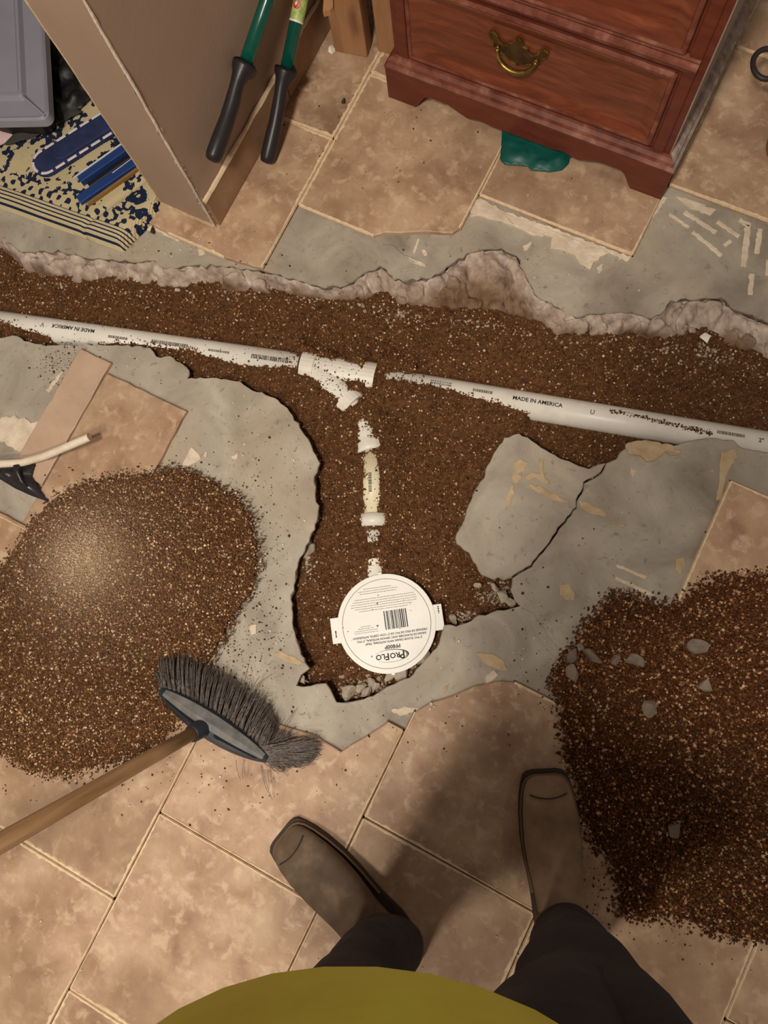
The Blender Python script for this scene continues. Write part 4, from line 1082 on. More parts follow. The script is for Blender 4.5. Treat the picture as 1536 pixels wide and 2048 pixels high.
def drawer(z0, z1):
    x0, x1 = CX0 + .062, CX1 - .068; y = CY + .006
    mb = MB(); n_ = [(0, .018), (0, .004), (.006, 0), (.012, .002), (.030, .010)]
    rings = []
    for ins, dy in n_:
        rings.append([(x0 + ins, y + dy, z0 + ins), (x1 - ins, y + dy, z0 + ins), (x1 - ins, y + dy, z1 - ins), (x0 + ins, y + dy, z1 - ins)])
    mb.loft(rings); d = mb.build('drawer', [M['mahog']], chest); cp.append(d)
    mo = MB()
    for (a, b) in (((x0, z0), (x1, z0)), ((x1, z0), (x1, z1)), ((x1, z1), (x0, z1)), ((x0, z1), (x0, z0))):
        mo.tube([(a[0], y + .004, a[1]), (b[0], y + .004, b[1])], .0055, 8)
    subp = [mo.build('drawer_moulding', M['worn'], d)]
    # bail pull: pierced back plate, posts and swinging bail
    hx, hz = (x0 + x1) / 2 - .030, (z0 + z1) / 2 + .010
    pl = MB()
    out = [(-.060, .030), (-.052, .034), (-.044, .028), (-.040, .016), (-.030, .010), (-.022, .014), (-.018, .022), (-.010, .024), (-.006, .034), (0, .040), (.006, .034), (.010, .024), (.018, .022), (.022, .014), (.030, .010), (.040, .016), (.044, .028), (.052, .034), (.060, .030), (.058, .018), (.050, .010), (.048, 0), (.040, -.010), (.026, -.012), (.014, -.020), (0, -.024), (-.014, -.020), (-.026, -.012), (-.040, -.010), (-.048, 0), (-.050, .010), (-.058, .018)]
    k = len(out); yf = y + .0095
    pl.loft([[(hx + a, yf, hz + b) for a, b in out], [(hx + a, yf - .003, hz + b) for a, b in out], [(hx + a * .94, yf - .004, hz + b * .92) for a, b in out]])
    subp.append(pl.build('handle_plate', M['plate'], d))
    ed = MB(); ed.tube([(hx + a, yf - .004, hz + b) for a, b in out + out[:1]], .0022, 6); subp.append(ed.build('handle_plate_rim', M['brass'], d))
    bl = MB(); th = np.linspace(math.pi, 2 * math.pi, 22)
    bl.tube([(hx + .040 * math.cos(a), yf - .008 - .012 * abs(math.sin(a)), hz + .004 + .030 * math.sin(a)) for a in th], [.0038 + .0024 * abs(math.sin(a)) for a in th], 8)
    for sx in (-.040, .040): bl.tube([(hx + sx, yf, hz + .004), (hx + sx, yf - .006, hz + .004), (hx + sx, yf - .011, hz + .004)], [.007, .005, .0055], 10)
    subp.append(bl.build('handle', M['brass'], d, shade=True))
    return d
drawer(.137, .315); drawer(.368, .545); drawer(.60, .745)
mb = MB()
for zr in (.342, .572):
    for dz, dy, rr_ in ((-.012, .013, .006), (0, .008, .008), (.012, .013, .006)):
        mb.tube([(CX0 + .03, CY + dy + .004, zr + dz), (CX1 - .035, CY + dy + .004, zr + dz)], rr_, 8)
cp.append(mb.build('rail_moulding', M['worn'], chest))
for x in (CX0 + .040, CX1 - .046):
    mb = MB(); mb.box((x - .012, CY + .013, .118), (x + .012, CY + .02, .77)); cp.append(mb.build('stile', M['mahogdark'], chest, bevel=.003))
mb = MB(); mb.box((CX0 - .005, CY - .005, .78), (CX1 + .005, CY + CD + .005, .805)); cp.append(mb.build('top', M['mahogdark'], chest, bevel=.006))
keep(cp, chest)

# green plastic sheet crumpled under the chest
def sheet(name, outline, m, label, cat, base_z=0.002, amp=0.012, step=0.006, seed=0, thick=0.003, extra=None, subs=True):
    P = ccw(outline); lo, hi = P.min(0), P.max(0)
    gx = np.arange(lo[0], hi[0] + step, step); gy = np.arange(lo[1], hi[1] + step, step)
    G = np.stack(np.meshgrid(gx, gy), -1).reshape(-1, 2); sd = signed_dist(G, P)
    out = sd < 0
    near = sd > -step * 1.1
    # snap outside neighbours on to the outline
    for k in np.where(out & near)[0]:
        best = None
        for i in range(len(P)):
            a, b = P[i], P[(i + 1) % len(P)]; ab = b - a; t = np.clip((G[k] - a) @ ab / max(ab @ ab, 1e-12), 0, 1); q = a + ab * t
            d = np.linalg.norm(q - G[k])
            if best is None or d < best[0]: best = (d, q)
        G[k] = best[1]
    sd = np.maximum(sd, 0)
    z = base_z + smooth(0, 0.02, sd) * (amp * 0.4 + amp * np.abs(fbm(G, 22, 3, seed=seed)))
    if extra is not None: z = z + extra(G, sd)
    I = np.arange(len(G)).reshape(len(gy), len(gx)); K = near.reshape(I.shape)
    q = K[:-1, :-1] & K[1:, :-1] & K[1:, 1:] & K[:-1, 1:]
    Q = np.stack([I[:-1, :-1][q], I[:-1, 1:][q], I[1:, 1:][q], I[1:, :-1][q]], -1)
    used = np.unique(Q); re = -np.ones(len(G), int); re[used] = np.arange(len(used))
    o = mesh_obj(name, np.c_[G[used], z[used]], re[Q], m, shade=True)
    so_ = o.modifiers.new('solid', 'SOLIDIFY'); so_.thickness = thick; so_.offset = 1
    if label: o['label'] = label; o['category'] = cat
    return o
sheet('plastic_sheet', pxs([(1005, 225), (1003, 290), (1000, 322), (1010, 331), (1056, 334), (1062, 342), (1080, 344), (1100, 346), (1124, 342), (1136, 330), (1138, 318), (1160, 313), (1175, 300), (1170, 270), (1090, 235)]), M['greensheet'],
      'dark green crumpled plastic sheet poking out from under the chest', 'plastic sheet', amp=0.010, seed=4)

# ------------------------------------------------------------------ loppers leaning on the wall
def lopper():
    X1 = WX1 + 0.030
    e1, t1 = on_axis(424, 322, 0, X1), on_axis(538, -10, 0, X1 - .004)
    e2 = at(533, 326, 0.016); X2 = e2[0]
    t2 = on_axis(604, -10, 0, X2 - .010)
    mid = (e1 + e2) / 2
    root = empty('loppers', (mid[0], mid[1], 0), 'long-handled loppers with green tubes and black grips leaning on beige wall', 'loppers')
    ps = []
    d1 = (t1 - e1) / np.linalg.norm(t1 - e1); d2 = (t2 - e2) / np.linalg.norm(t2 - e2)
    for e, d, u in ((e1, d1, 0), (e2, d2, 1)):
        mb = MB(); mb.tube([e + d * .176, e + d * .58], .0140, 16); tb = mb.build('handle_tube', M['lopgreen'], root, shade=True); ps.append(tb)
        mb = MB()
        side = np.cross(d, np.array([1.0, 0, 0])); side /= np.linalg.norm(side)
        prof = [(0, .010, 0), (.003, .0155, 0), (.012, .0180, 0), (.045, .0185, .002), (.085, .0165, .003), (.120, .0165, .001), (.140, .0150, -.003), (.155, .0150, -.005), (.170, .0185, -.004), (.180, .0250, -.002), (.188, .0275, 0), (.192, .0270, .001), (.194, .0200, 0)]
        mb.tube([e + d * s + side * o for s, _, o in prof], [(rr_ * .92, rr_) for _, rr_, _ in prof], 18)
        g = mb.build('grip', M['grip'], root, shade=True); ps.append(g)
        hole = MB(); hole.tube([e - d * .0008, e + d * .004], .004, 8); h_ = hole.build('hang_hole_shade', M['nearblack'], g)  # solid black plug, the shade inside a hole given as colour
    # sticker on the second tube
    q0 = (on_axis(592, 42, 0, X2 - .005) - e2) @ d2
    mb = MB(); mb.tube([e2 + d2 * (q0 + .002), e2 + d2 * (q0 + .16)], .0150, 18, caps=False); st = mb.build('sticker', M['sticker'], root, shade=True); ps.append(st)
    mb = MB(); mb.tube([e2 + d2 * (q0 - .002), e2 + d2 * (q0 + .002)], .0152, 18, caps=False); mb.build('sticker_edge', M['stickwhite'], st)
    c = e2 + d2 * (q0 + .030); vdir = CPOS - c; vdir -= d2 * (vdir @ d2); vdir /= np.linalg.norm(vdir); b = np.cross(vdir, d2)
    for rad, h, mm, nm in ((.0085, .0156, 'red', 'red_dot'), (.003, .0159, 'stickwhite', 'dot_highlight')):
        V = [c]; an0 = 0.45; V = []
        for a in np.linspace(0, 2 * math.pi, 20, endpoint=False):
            x, y = rad * math.cos(a), rad * 1.15 * math.sin(a); th = x / h + an0 * (1 if nm == 'red_dot' else 1.2)
            V.append(c + d2 * y + (vdir * math.cos(th) - b * math.sin(th) * -1) * h)
        mesh_obj(nm, V, [list(range(20))], M[mm], st)
    # cutting head, above the picture
    piv = (e1 + d1 * .64 + e2 + d2 * .64) / 2
    mb = MB()
    for e, d in ((e1, d1), (e2, d2)): mb.tube([e + d * .56, e + d * .60, piv], [.012, .010, .010], 8)
    for s in (-1, 1):
        dd = (d1 + d2) / 2; sd_ = np.cross(dd, np.array([1.0, 0, 0]))
        mb.tube([piv, piv + dd * .05 + sd_ * s * .016, piv + dd * .10 + sd_ * s * .012, piv + dd * .14], [(.004, .012), (.004, .016), (.004, .012), (.001, .002)], 8)
    ps.append(mb.build('blades', M['steel'], root))
    keep(ps, root)
lopper()

# ------------------------------------------------------------------ rug, bin, straps behind the wall
ra, rb = at(0, 408, ZS + .03), at(236, 492, ZS + .03)
rx = (rb - ra); rx[2] = 0; rx /= np.linalg.norm(rx); ry = np.array([-rx[1], rx[0], 0])
def rug_mesh():
    # local: x along front edge (0 = right folded corner, negative to the left), y away
    L, D, T = 0.62, 0.62, 0.038
    nx_, ny_ = 90, 70
    V = []; F = []
    for j in range(ny_):
        for i in range(nx_):
            x = -L + L * i / (nx_ - 1); y = D * j / (ny_ - 1)
            e = min(y, -x + 0.0001)
            z = T * (1 - math.exp(-max(e, 0) / .007))
            z += 0.004 * float(vnoise(np.array([[x * 14, y * 14]]), 3)[0]) * min(1, e / .02)
            # fold crease parallel to the right edge
            z -= 0.006 * math.exp(-((x + .105 - y * .18) / .006) ** 2)
            xx = x + y * 0.40 * (1 if x > -.3 else 1)            # right edge runs along the wall
            V.append((xx, y, z))
    for j in range(ny_ - 1):
        for i in range(nx_ - 1):
            a = j * nx_ + i; F.append((a, a + 1, a + nx_ + 1, a + nx_))
    # skirts
    b = len(V)
    fr = [j for j in range(nx_)] + [(j + 1) * nx_ + nx_ - 1 for j in range(ny_ - 1)]
    for k in fr: V.append((V[k][0], V[k][1], 0.0))
    for q in range(len(fr) - 1): F.append((b + q, b + q + 1, fr[q + 1], fr[q]))
    return V, F
V, F = rug_mesh()
RM = np.array([[rx[0], ry[0]], [rx[1], ry[1]]])
for k_, q_ in enumerate(V):                       # the far part bunches up against the wall
    p_ = rb[:2] + RM @ np.array(q_[:2])
    if p_[1] > WY0 - .012 and p_[0] > WX0 - .006:
        p_ = np.array([WX0 - .006, p_[1]]); l_ = RM.T @ (p_ - rb[:2]); V[k_] = (l_[0], l_[1], q_[2])
rug = mesh_obj('rug', V, F, M['rug'], shade=True, label='folded patterned rug in cream and navy, lying behind the beige wall end', category='rug')
rug.matrix_world = Matrix([[rx[0], ry[0], 0, rb[0]], [rx[1], ry[1], 0, rb[1]], [0, 0, 1, ZS + 0.001], [0, 0, 0, 1]])
RZ = ZS + 0.044
def capsule(a, b, wdt, n=10, sq=False):
    A, B = np.array(a), np.array(b); t = (B - A) / np.linalg.norm(B - A); o = np.array([-t[1], t[0]])
    pts = [A + (o * math.cos(q) - t * math.sin(q)) * wdt for q in np.linspace(0, math.pi, n)]
    return np.array(pts + [B - o * wdt, B + o * wdt])
A, B = at(94, 326, RZ)[:2], at(285, 205, RZ)[:2]
pad = MB(); outl = capsule(A, B, .034, 14)
pad.prism(outl, RZ - .004, RZ + .006, inset=.003)
st_root = empty('strap', (A[0], A[1], RZ), 'wide navy strap with rounded end and white dashed rim, on the patterned rug', 'strap')
sp = [pad.build('strap_base', M['navy'], st_root)]
t = (B - A) / np.linalg.norm(B - A)
pad2 = MB(); pad2.prism(capsule(A + t * .045, B, .0235, 12), RZ + .004, RZ + .011, inset=.004); sp.append(pad2.build('strap_pad', M['navy'], st_root))
o_ = ccw(outl); per = rough_line(np.vstack([o_, o_[:1]]), .004, 0.0, seed=1)
cc = capsule(A, B, .0305, 14); per = rough_line(np.vstack([cc[-1:], cc[:-1]]), .002, 0.0, seed=1)
seg = 13
for k in range(0, len(per) - seg, seg + 3):
    mb = MB(); mb.tube([(p[0], p[1], RZ + .0064) for p in per[k:k + seg]], [(.0034, .0012)] * len(per[k:k + seg]), 6); sp.append(mb.build('white_dash', M['stitch'], st_root))
keep(sp, st_root)
A, B = at(152, 364, RZ), at(290, 262, RZ)
st2 = empty('strap', (A[0], A[1], RZ), 'pair of narrow blue straps with thin white edge lines beside the wide strap', 'strap')
sp = []
def band(p, q, wd, z, h, m, name):
    P, Q = at(*p, z)[:2], at(*q, z)[:2]; t = (Q - P) / np.linalg.norm(Q - P); o = np.array([-t[1], t[0]]) * wd / 2
    mb = MB(); mb.prism(np.array([P - o, Q - o, Q + o, P + o]), z - .004, z + h, inset=.0015 if wd > .006 else 0.0); sp.append(mb.build(name, M[m], st2))
band((162, 364), (300, 268), .020, RZ, .012, 'blue', 'upper_band'); band((149, 358), (290, 258), .004, RZ + .008, .005, 'stitch', 'edge_line')
band((158, 402), (310, 298), .022, RZ - .002, .006, 'blue', 'lower_band'); band((225, 346), (300, 290), .0016, RZ + .004, .0008, 'stitch', 'edge_line')
band((176, 410), (320, 308), .006, RZ - .002, .005, 'ochre', 'binding'); band((178, 372), (300, 285), .012, RZ - .002, .004, 'nearblack', 'shadow_gap_band')
keep(sp, st2)
# storage bin
LZ = 0.125
c0 = at(97, 238, LZ); ex = at(84, 0, LZ) - c0; ey = at(-100, 224, LZ) - c0
ex /= np.linalg.norm(ex); ey = ey - ex * (ey @ ex) * 0.35; ey /= np.linalg.norm(ey)
binr = empty('storage_bin', (c0[0] + ey[0] * .2 + ex[0] * .25, c0[1] + ey[1] * .2 + ex[1] * .25, ZS), 'grey plastic storage bin with ridged lid standing on the rug', 'bin')
bx, by = .56, .42
def rrect(i0, rad, z, n=6):
    pts = []
    for (cx, cy, a0) in ((i0 + rad, i0 + rad, math.pi), (bx - i0 - rad, i0 + rad, 1.5 * math.pi), (bx - i0 - rad, by - i0 - rad, 0), (i0 + rad, by - i0 - rad, .5 * math.pi)):
        for k in range(n + 1):
            a = a0 + k / n * math.pi / 2; pts.append(c0 + ex * (cx + rad * math.cos(a)) + ey * (cy + rad * math.sin(a)) + np.array([0, 0, z - LZ]))
    return pts
mb = MB(); bp_ = []
RB = RZ + .004
mb.loft([rrect(.030, .03, RB), rrect(.014, .03, LZ - .02)]); bp_.append(mb.build('bin_body', M['nearblack'], binr)); bp_[-1]['label'] = 'bin body coloured black for the shade under the lid'  # shade below the lid is put into the body colour
mb = MB(); mb.loft([rrect(.002, .022, LZ - .024), rrect(-.002, .022, LZ - .022), rrect(0, .022, LZ - .004), rrect(.005, .02, LZ), rrect(.010, .018, LZ - .002), rrect(.05, .012, LZ - .004), rrect(.056, .010, LZ + .006), rrect(.062, .008, LZ + .006), rrect(.072, .006, LZ - .006)])
bp_.append(mb.build('bin_lid', M['bin'], binr))
mb = MB()
mb.tube([c0 + ex * .008 + ey * .008 + [0, 0, .0], c0 + ex * .055 + ey * .055 + [0, 0, .005]], .003, 6); bp_.append(mb.build('lid_ridge', M['bin'], binr))
keep(bp_, binr)
lo_, hi_ = None, None
def cloth(name, pts, z, amp, m, label, seed):
    return sheet(name, pxs(pts, z), m, label, 'cloth', base_z=z, amp=amp, seed=seed)
cloth('cloth', [(-60, 225), (10, 232), (32, 252), (30, 270), (14, 285), (-10, 296), (-60, 300)], RZ + .004, .03, M['pink'], 'pale pink cloth crumpled under the front edge of the bin', 3)
cloth('cloth', [(30, 262), (60, 240), (100, 232), (150, 215), (165, 225), (110, 252), (75, 272), (20, 290), (10, 290)], RZ + .004, .012, M['darkcloth'], 'dark grey cloth strip between the bin and the wide strap', 5)

sheet('black_sheet', pxs([(98, 40), (118, 62), (150, 116), (182, 168), (176, 186), (150, 210), (118, 232), (100, 236), (84, 200), (82, 90)], RZ + .02), M['nearblack'], 'crumpled black sheet squeezed between the grey bin and the wall', 'bag', base_z=RZ + .002, amp=.022, seed=17)  # crumpled black sheet lying beside the bin

# ------------------------------------------------------------------ white hose end with black plastic tied on
hp = [at(-140, 950, .030), at(-60, 940, .026), at(0, 928, .026), at(45, 925, .028), at(90, 912, .040), at(130, 895, .055), at(168, 879, .066), at(179, 874, .069)]
hp = resample(np.array(hp), 40)
h0 = hp[0]
hose = empty('hose', (h0[0], h0[1], 0), 'curved white hose end rising above the tiles at left picture edge', 'hose')
mb = MB(); mb.tube(hp, .0085, 16, caps=False); hs = [mb.build('hose_tube', M['hose'], hose, shade=True)]
e, dirh = hp[-1], (hp[-1] - hp[-2]) / np.linalg.norm(hp[-1] - hp[-2])
mb = MB(); mb.tube([e, e + dirh * .0005, e - dirh * .01, e - dirh * .03], [.0085, .0062, .0058, .0056], 16, caps=True); hs.append(mb.build('hose_bore', M['mortar_tan'], hose, shade=False))
keep(hs, hose)
bagp = [(-60, 905), (0, 934), (20, 930), (45, 930), (66, 926), (62, 944), (58, 950), (68, 968), (94, 1003), (60, 990), (30, 976), (0, 958), (-60, 930)]
bag = sheet('plastic_bag', pxs(bagp, .012), M['bag'], 'black plastic tied round the white hose, its pointed tail on the tiles', 'plastic bag', base_z=.004, amp=.018, seed=9)
mb = MB(); k = 18
kn = [hp[int(np.argmin(np.linalg.norm(proj(hp) - np.array([q, 925]), axis=1)))] for q in (24, 31, 38, 44)]
mb.tube(kn, [.0105, .0125, .0120, .0100], 12); kq = mb.build('knot', M['bag'], bag, shade=True)
mb = MB(); a = at(32, 930, .036); mb.tube([a, at(34, 945, .034), at(42, 962, .028), at(54, 974, .022)], [(.007, .004), (.005, .004), (.004, .003), (.002, .002)], 8); mb.build('bag_tail', M['bag'], bag, shade=True)

# ------------------------------------------------------------------ broom
def broom():
    A, B = at(316, 1386, .085), at(530, 1524, .075)
    S = at(392, 1463, .105); E = at(-10, 1692, .50)
    root = empty('broom', ((A[0] + B[0]) / 2, (A[1] + B[1]) / 2, 0), 'broom with wooden handle and dark bristles resting beside the left soil mound', 'broom')
    ps = []
    hd = (E - S) / np.linalg.norm(E - S); ax = (B - A); L = np.linalg.norm(ax); ax /= L
    hd_ = hd - ax * (hd @ ax); hd_ /= np.linalg.norm(hd_); nn = np.cross(ax, hd_)
    if (proj(A + nn * .05) - proj(A))[1] > 0: nn = -nn           # towards upper right of picture
    end = S + hd * 1.32
    mb = MB(); q = np.linspace(0, 1, 12); mb.tube([(1.32 * k, 0, 0) for k in q], [.0124 + .0042 * min(1, k * 1.6) for k in q], 16); hdl = mb.build('handle', M['broomwood'], root, shade=True); ps.append(hdl)
    yb = np.cross([0, 0, 1.0], hd); yb /= np.linalg.norm(yb); zb = np.cross(hd, yb)
    hdl.matrix_basis = Matrix([[hd[i], yb[i], zb[i], S[i]] for i in range(3)] + [[0, 0, 0, 1]])
    mb = MB(); rings = []
    for t in np.linspace(0, 1, 22):
        w = max(.004, .026 * (math.sin(math.pi * min(1, t * .94 + .03))) ** .6); h = max(.006, .020 * (math.sin(math.pi * (t * .94 + .03))) ** .5)
        c = A + ax * L * t - hd_ * .008 * (2 * t - 1) ** 2
        cs = [(-w, -h), (w * .9, -h), (w, -h * .2), (w * .55, h * .55), (-w * .35, h * .8), (-w, h * .2)]
        rings.append([c + nn * a + hd_ * b for a, b in cs])
    mb.loft(rings); ps.append(mb.build('head', M['broomblue'], root)); head = ps[-1]
    mb = MB(); rings = []
    for t in np.linspace(.04, .97, 20):
        w = .026 * math.sin(math.pi * (t * .94 + .03)) ** .6; c = A + ax * L * t - hd_ * .008 * (2 * t - 1) ** 2; h = .020 * math.sin(math.pi * (t * .94 + .03)) ** .5
        rings.append([c + nn * w * 1.02 - hd_ * h * .1, c + nn * (w * .60) + hd_ * (h * .66), c + nn * (w * .12) + hd_ * (h * .80), c + nn * w * .12 + hd_ * h * .5, c + nn * w * .6 + hd_ * h * .2])
    mb.loft(rings); mb.build('top_strip', M['broomgrey'], head)
    mb = MB()
    for t0, t1 in ((.08, .40), (.56, .93)):
        rg = []
        for t in np.linspace(t0, t1, 10):
            s = math.sin(math.pi * (t - t0) / (t1 - t0)); w = .026 * math.sin(math.pi * (t * .94 + .03)) ** .6; h = .020 * math.sin(math.pi * (t * .94 + .03)) ** .5
            c = A + ax * L * t - hd_ * .008 * (2 * t - 1) ** 2
            rg.append([c + nn * w * .10 + hd_ * h * .84, c - nn * (w * .10 + w * .55 * s) + hd_ * h * (.84 - .3 * s), c - nn * w * .1 + hd_ * h * .3])
        mb.loft(rg)
    mb.build('recess_shade', M['nearblack'], head)  # dark wedges on the surface, shade of the hollows painted as colour
    mb = MB(); mb.tube([S - hd * .045 + nn * .004, S - hd * .02, S + hd * .012, S + hd * .014], [.020, .0185, .0165, .0150], 16); mb.build('socket', M['broomplastic'], head, shade=True)
    # bristles
    r = np.random.default_rng(14); bm_ = MB()
    tb = [0, .2, .4, .6, .8, .95]; tips = np.array([(322, 1306), (372, 1312), (432, 1340), (488, 1372), (535, 1412), (548, 1446)], float)
    def strand(p0, p1, bend, rad):
        mid = (p0 + p1) / 2 + bend
        path = [p0, (p0 * .35 + mid * .65), (mid * .5 + p1 * .5) + bend * .2, p1]
        bm_.tube(path, [rad, rad, rad, rad * .7], 3, caps=False)
    for row in range(4):
        for k in range(24):
            t = (k + .5 + .2 * row) / 25
            if t > .95: continue
            w = .022 * math.sin(math.pi * (t * .94 + .03)) ** .6
            b0 = A + ax * L * t + nn * w * (1.0 - row * .45) - hd_ * .016
            tp = np.array([np.interp(t, tb, tips[:, 0]), np.interp(t, tb, tips[:, 1])]) + np.array([-6, 9]) * row
            for s in range(19):
                q = tp + r.normal(0, (3.6, 4.6)); q = tp + (q - tp)
                z1 = abs(r.normal(.010, .006)) + .003 + .012 * (row == 0) * r.random()
                p1 = at(q[0], q[1], z1); p0 = b0 + r.normal(0, .0018, 3)
                strand(p0, p1, np.array([0, 0, .010]) + r.normal(0, .002, 3), .00075)
    for k in range(380):           # splayed end tuft
        a = r.random(); p0 = B - ax * r.uniform(0, .03) + nn * r.uniform(-.012, .014) - hd_ * .012
        q = np.array([np.interp(a, [0, .3, .7, 1], [628, 640, 622, 566]), np.interp(a, [0, .3, .7, 1], [1476, 1494, 1522, 1540])]) + r.normal(0, 5, 2) - np.array([22, 0]) * (r.random() ** 3)
        strand(p0, at(q[0], q[1], abs(r.normal(.008, .006)) + .003), np.array([0, 0, .008]) + r.normal(0, .003, 3), .00075)
    for k in range(150):           # between the fan and the tuft
        p0 = A + ax * L * r.uniform(.86, .98) + nn * r.uniform(-.004, .012) - hd_ * .014
        q = np.array([r.uniform(540, 600), 0]); q[1] = 1452 + (q[0] - 540) * .5 + r.normal(0, 8)
        strand(p0, at(q[0], q[1], abs(r.normal(.004, .003)) + .002), np.array([0, 0, .004]), .0007)
    for (a, b) in (((472, 1520), (482, 1560)), ((488, 1524), (486, 1560)), ((524, 1530), (545, 1600)), ((522, 1530), (536, 1585)), ((532, 1505), (590, 1420)), ((508, 1490), (495, 1392)), ((495, 1385), (540, 1350)), ((505, 1400), (546, 1390)), ((440, 1440), (468, 1365)), ((488, 1380), (498, 1330)), ((380, 1316), (384, 1292)), ((500, 1388), (520, 1352))):
        strand(at(a[0], a[1], .05), at(b[0], b[1], .004 + .03 * r.random()), np.array([0, 0, .01]), .0007)
    ps.append(bm_.build('bristles', M['bristle'], root, kind='stuff'))
    keep(ps, root)
broom()

# ------------------------------------------------------------------ jug at the right picture edge
jc = at(1590, 300, 0.0)
jug = empty('jug', (jc[0], jc[1], 0), 'pale grey jug with dark ring handle cut off by right picture edge', 'jug')
mb = MB(); prof = [(.052, 0), (.062, .006), (.066, .05), (.062, .10), (.050, .135), (.040, .15), (.042, .16), (.036, .16), (.036, .14)]
mb.loft([circ(jc, r_, z, 28) for r_, z in prof]); js = [mb.build('jug_body', M['jug'], jug, shade=True)]
mb = MB(); hc = at(1534, 128, .15); th = np.linspace(0, 2 * math.pi, 24)
u_, v_ = at(1564, 128, .15) - hc, at(1534, 98, .15) - hc
mb.tube([hc + u_ * math.cos(a) * .95 + v_ * math.sin(a) for a in th], .0055, 8); js.append(mb.build('ring_handle', M['jughandle'], jug, shade=True))
mb = MB(); mb.tube([hc + u_ * .9, (hc + u_ + np.array([jc[0], jc[1], .13])) / 2, np.array([jc[0], jc[1], .13])], .008, 8); js.append(mb.build('handle_stem', M['jughandle'], jug, shade=True))
keep(js, jug)

# ------------------------------------------------------------------ the person taking the picture
def ring_ell(c, a, b, ra, rb, n=28, wr=0.0, seed=0):
    out = []
    for k in range(n):
        q = 2 * math.pi * k / n
        f = 1 + (wr * float(vnoise(np.array([[math.cos(q) * 2.2 + c[0] * 9, math.sin(q) * 2.2 + c[1] * 9, c[2] * 16]]), seed)[0]) if wr else 0)
        out.append(np.array(c) + a * ra * f * math.cos(q) + b * rb * f * math.sin(q))
    return out
FW = np.array([-.43, .90, 0]); FW /= np.linalg.norm(FW); RT = np.array([FW[1], -FW[0], 0]); UP = np.array([0, 0, 1.0])
person = empty('person', (.24, -.46, 0), 'person standing in yellow shirt, charcoal trousers and dusty square-toed boots, seen from above', 'person')
pp = []
def boot(toe, heel, m, label):
    d = (heel - toe); L = np.linalg.norm(d); d /= L; sd = np.array([-d[1], d[0], 0])
    L = 0.305
    secs = [(0.0, .018, .017, .028), (.0025, .028, .016, .031), (.008, .0355, .016, .036), (.018, .0410, .015, .042), (.038, .0460, .015, .049), (.07, .050, .015, .056), (.11, .0515, .015, .063), (.15, .049, .016, .074), (.18, .045, .018, .090), (.205, .042, .020, .110), (.23, .041, .020, .130), (.262, .040, .018, .130), (.290, .034, .018, .120), (.303, .022, .020, .105)]
    mb = MB(); rings = []
    for s, w, z0, z1 in secs:
        c = toe + d * s; rg = []
        for q in np.linspace(0, 2 * math.pi, 24, endpoint=False):
            x, y = math.cos(q), math.sin(q); e = .62
            px_, pz_ = math.copysign(abs(x) ** e, x), math.copysign(abs(y) ** .8, y)
            rg.append(c + sd * w * px_ + UP * ((z0 + z1) / 2 + (z1 - z0) / 2 * pz_))
        rings.append(rg)
    mb.loft(rings)
    sc = toe + d * .245
    mb.tube([sc + UP * .06, sc + UP * .12, sc + UP * .20, sc + UP * .29], [(.044, .050), (.045, .050), (.052, .054), (.056, .058)], 20)
    o = mb.build('boot', M[m], person, shade=True); pp.append(o)
    so_ = MB()
    ol = [(s - (.005 if s < .01 else 0), w + .0055) for s, w, _, _ in secs] 
    P = [toe + d * (s - .004) + sd * w for s, w in ol] + [toe + d * (s + (.004 if s > .29 else -.004)) - sd * w for s, w in ol[::-1]]
    so_.prism(np.array([p[:2] for p in P]), .002, .014, inset=.001); so_.build('sole', M['sole'], o)
    hl = MB(); hp_ = [toe + d * s + sd * w for s, w in ((.215, .040), (.28, .040), (.306, .022))] + [toe + d * s - sd * w for s, w in ((.306, .022), (.28, .040), (.215, .040))]
    wl = MB(); pt = [toe + d * s + sd * (w + .0015) for s, w, _, _ in secs[:10]][::-1] + [toe + d * s - sd * (w + .0015) for s, w, _, _ in secs[:10]]
    wl.tube([p + UP * .0185 for p in pt], .0026, 6); wl.build('welt', M['welt'], o)
    se = MB(); pts = [toe + d * (.026 + .0 * k) + sd * x for k, x in enumerate(np.linspace(-.034, .034, 9))]
    se.tube([p + UP * (.0545 - 7.0 * ((p - toe) @ sd) ** 2 + 0.0) + d * (.010 - 6 * ((p - toe) @ sd) ** 2) for p in pts], .0014, 5); se.build('toe_seam', M['sole'], o)
    return o
Lt, Lh = at(566, 1672, .02), at(806, 1896, .02); Rt, Rh = at(1090, 1550, .02), at(1122, 1870, .02)
for v_ in (Lt, Lh, Rt, Rh): v_[2] = 0
boot(Lt, Lh, 'boot2', ''); boot(Rt, Rh, 'boot', '')
dl = (Lh - Lt) / np.linalg.norm(Lh - Lt); dr = (Rh - Rt) / np.linalg.norm(Rh - Rt)
La, Ra = Lt + dl * .250, Rt + dr * .250
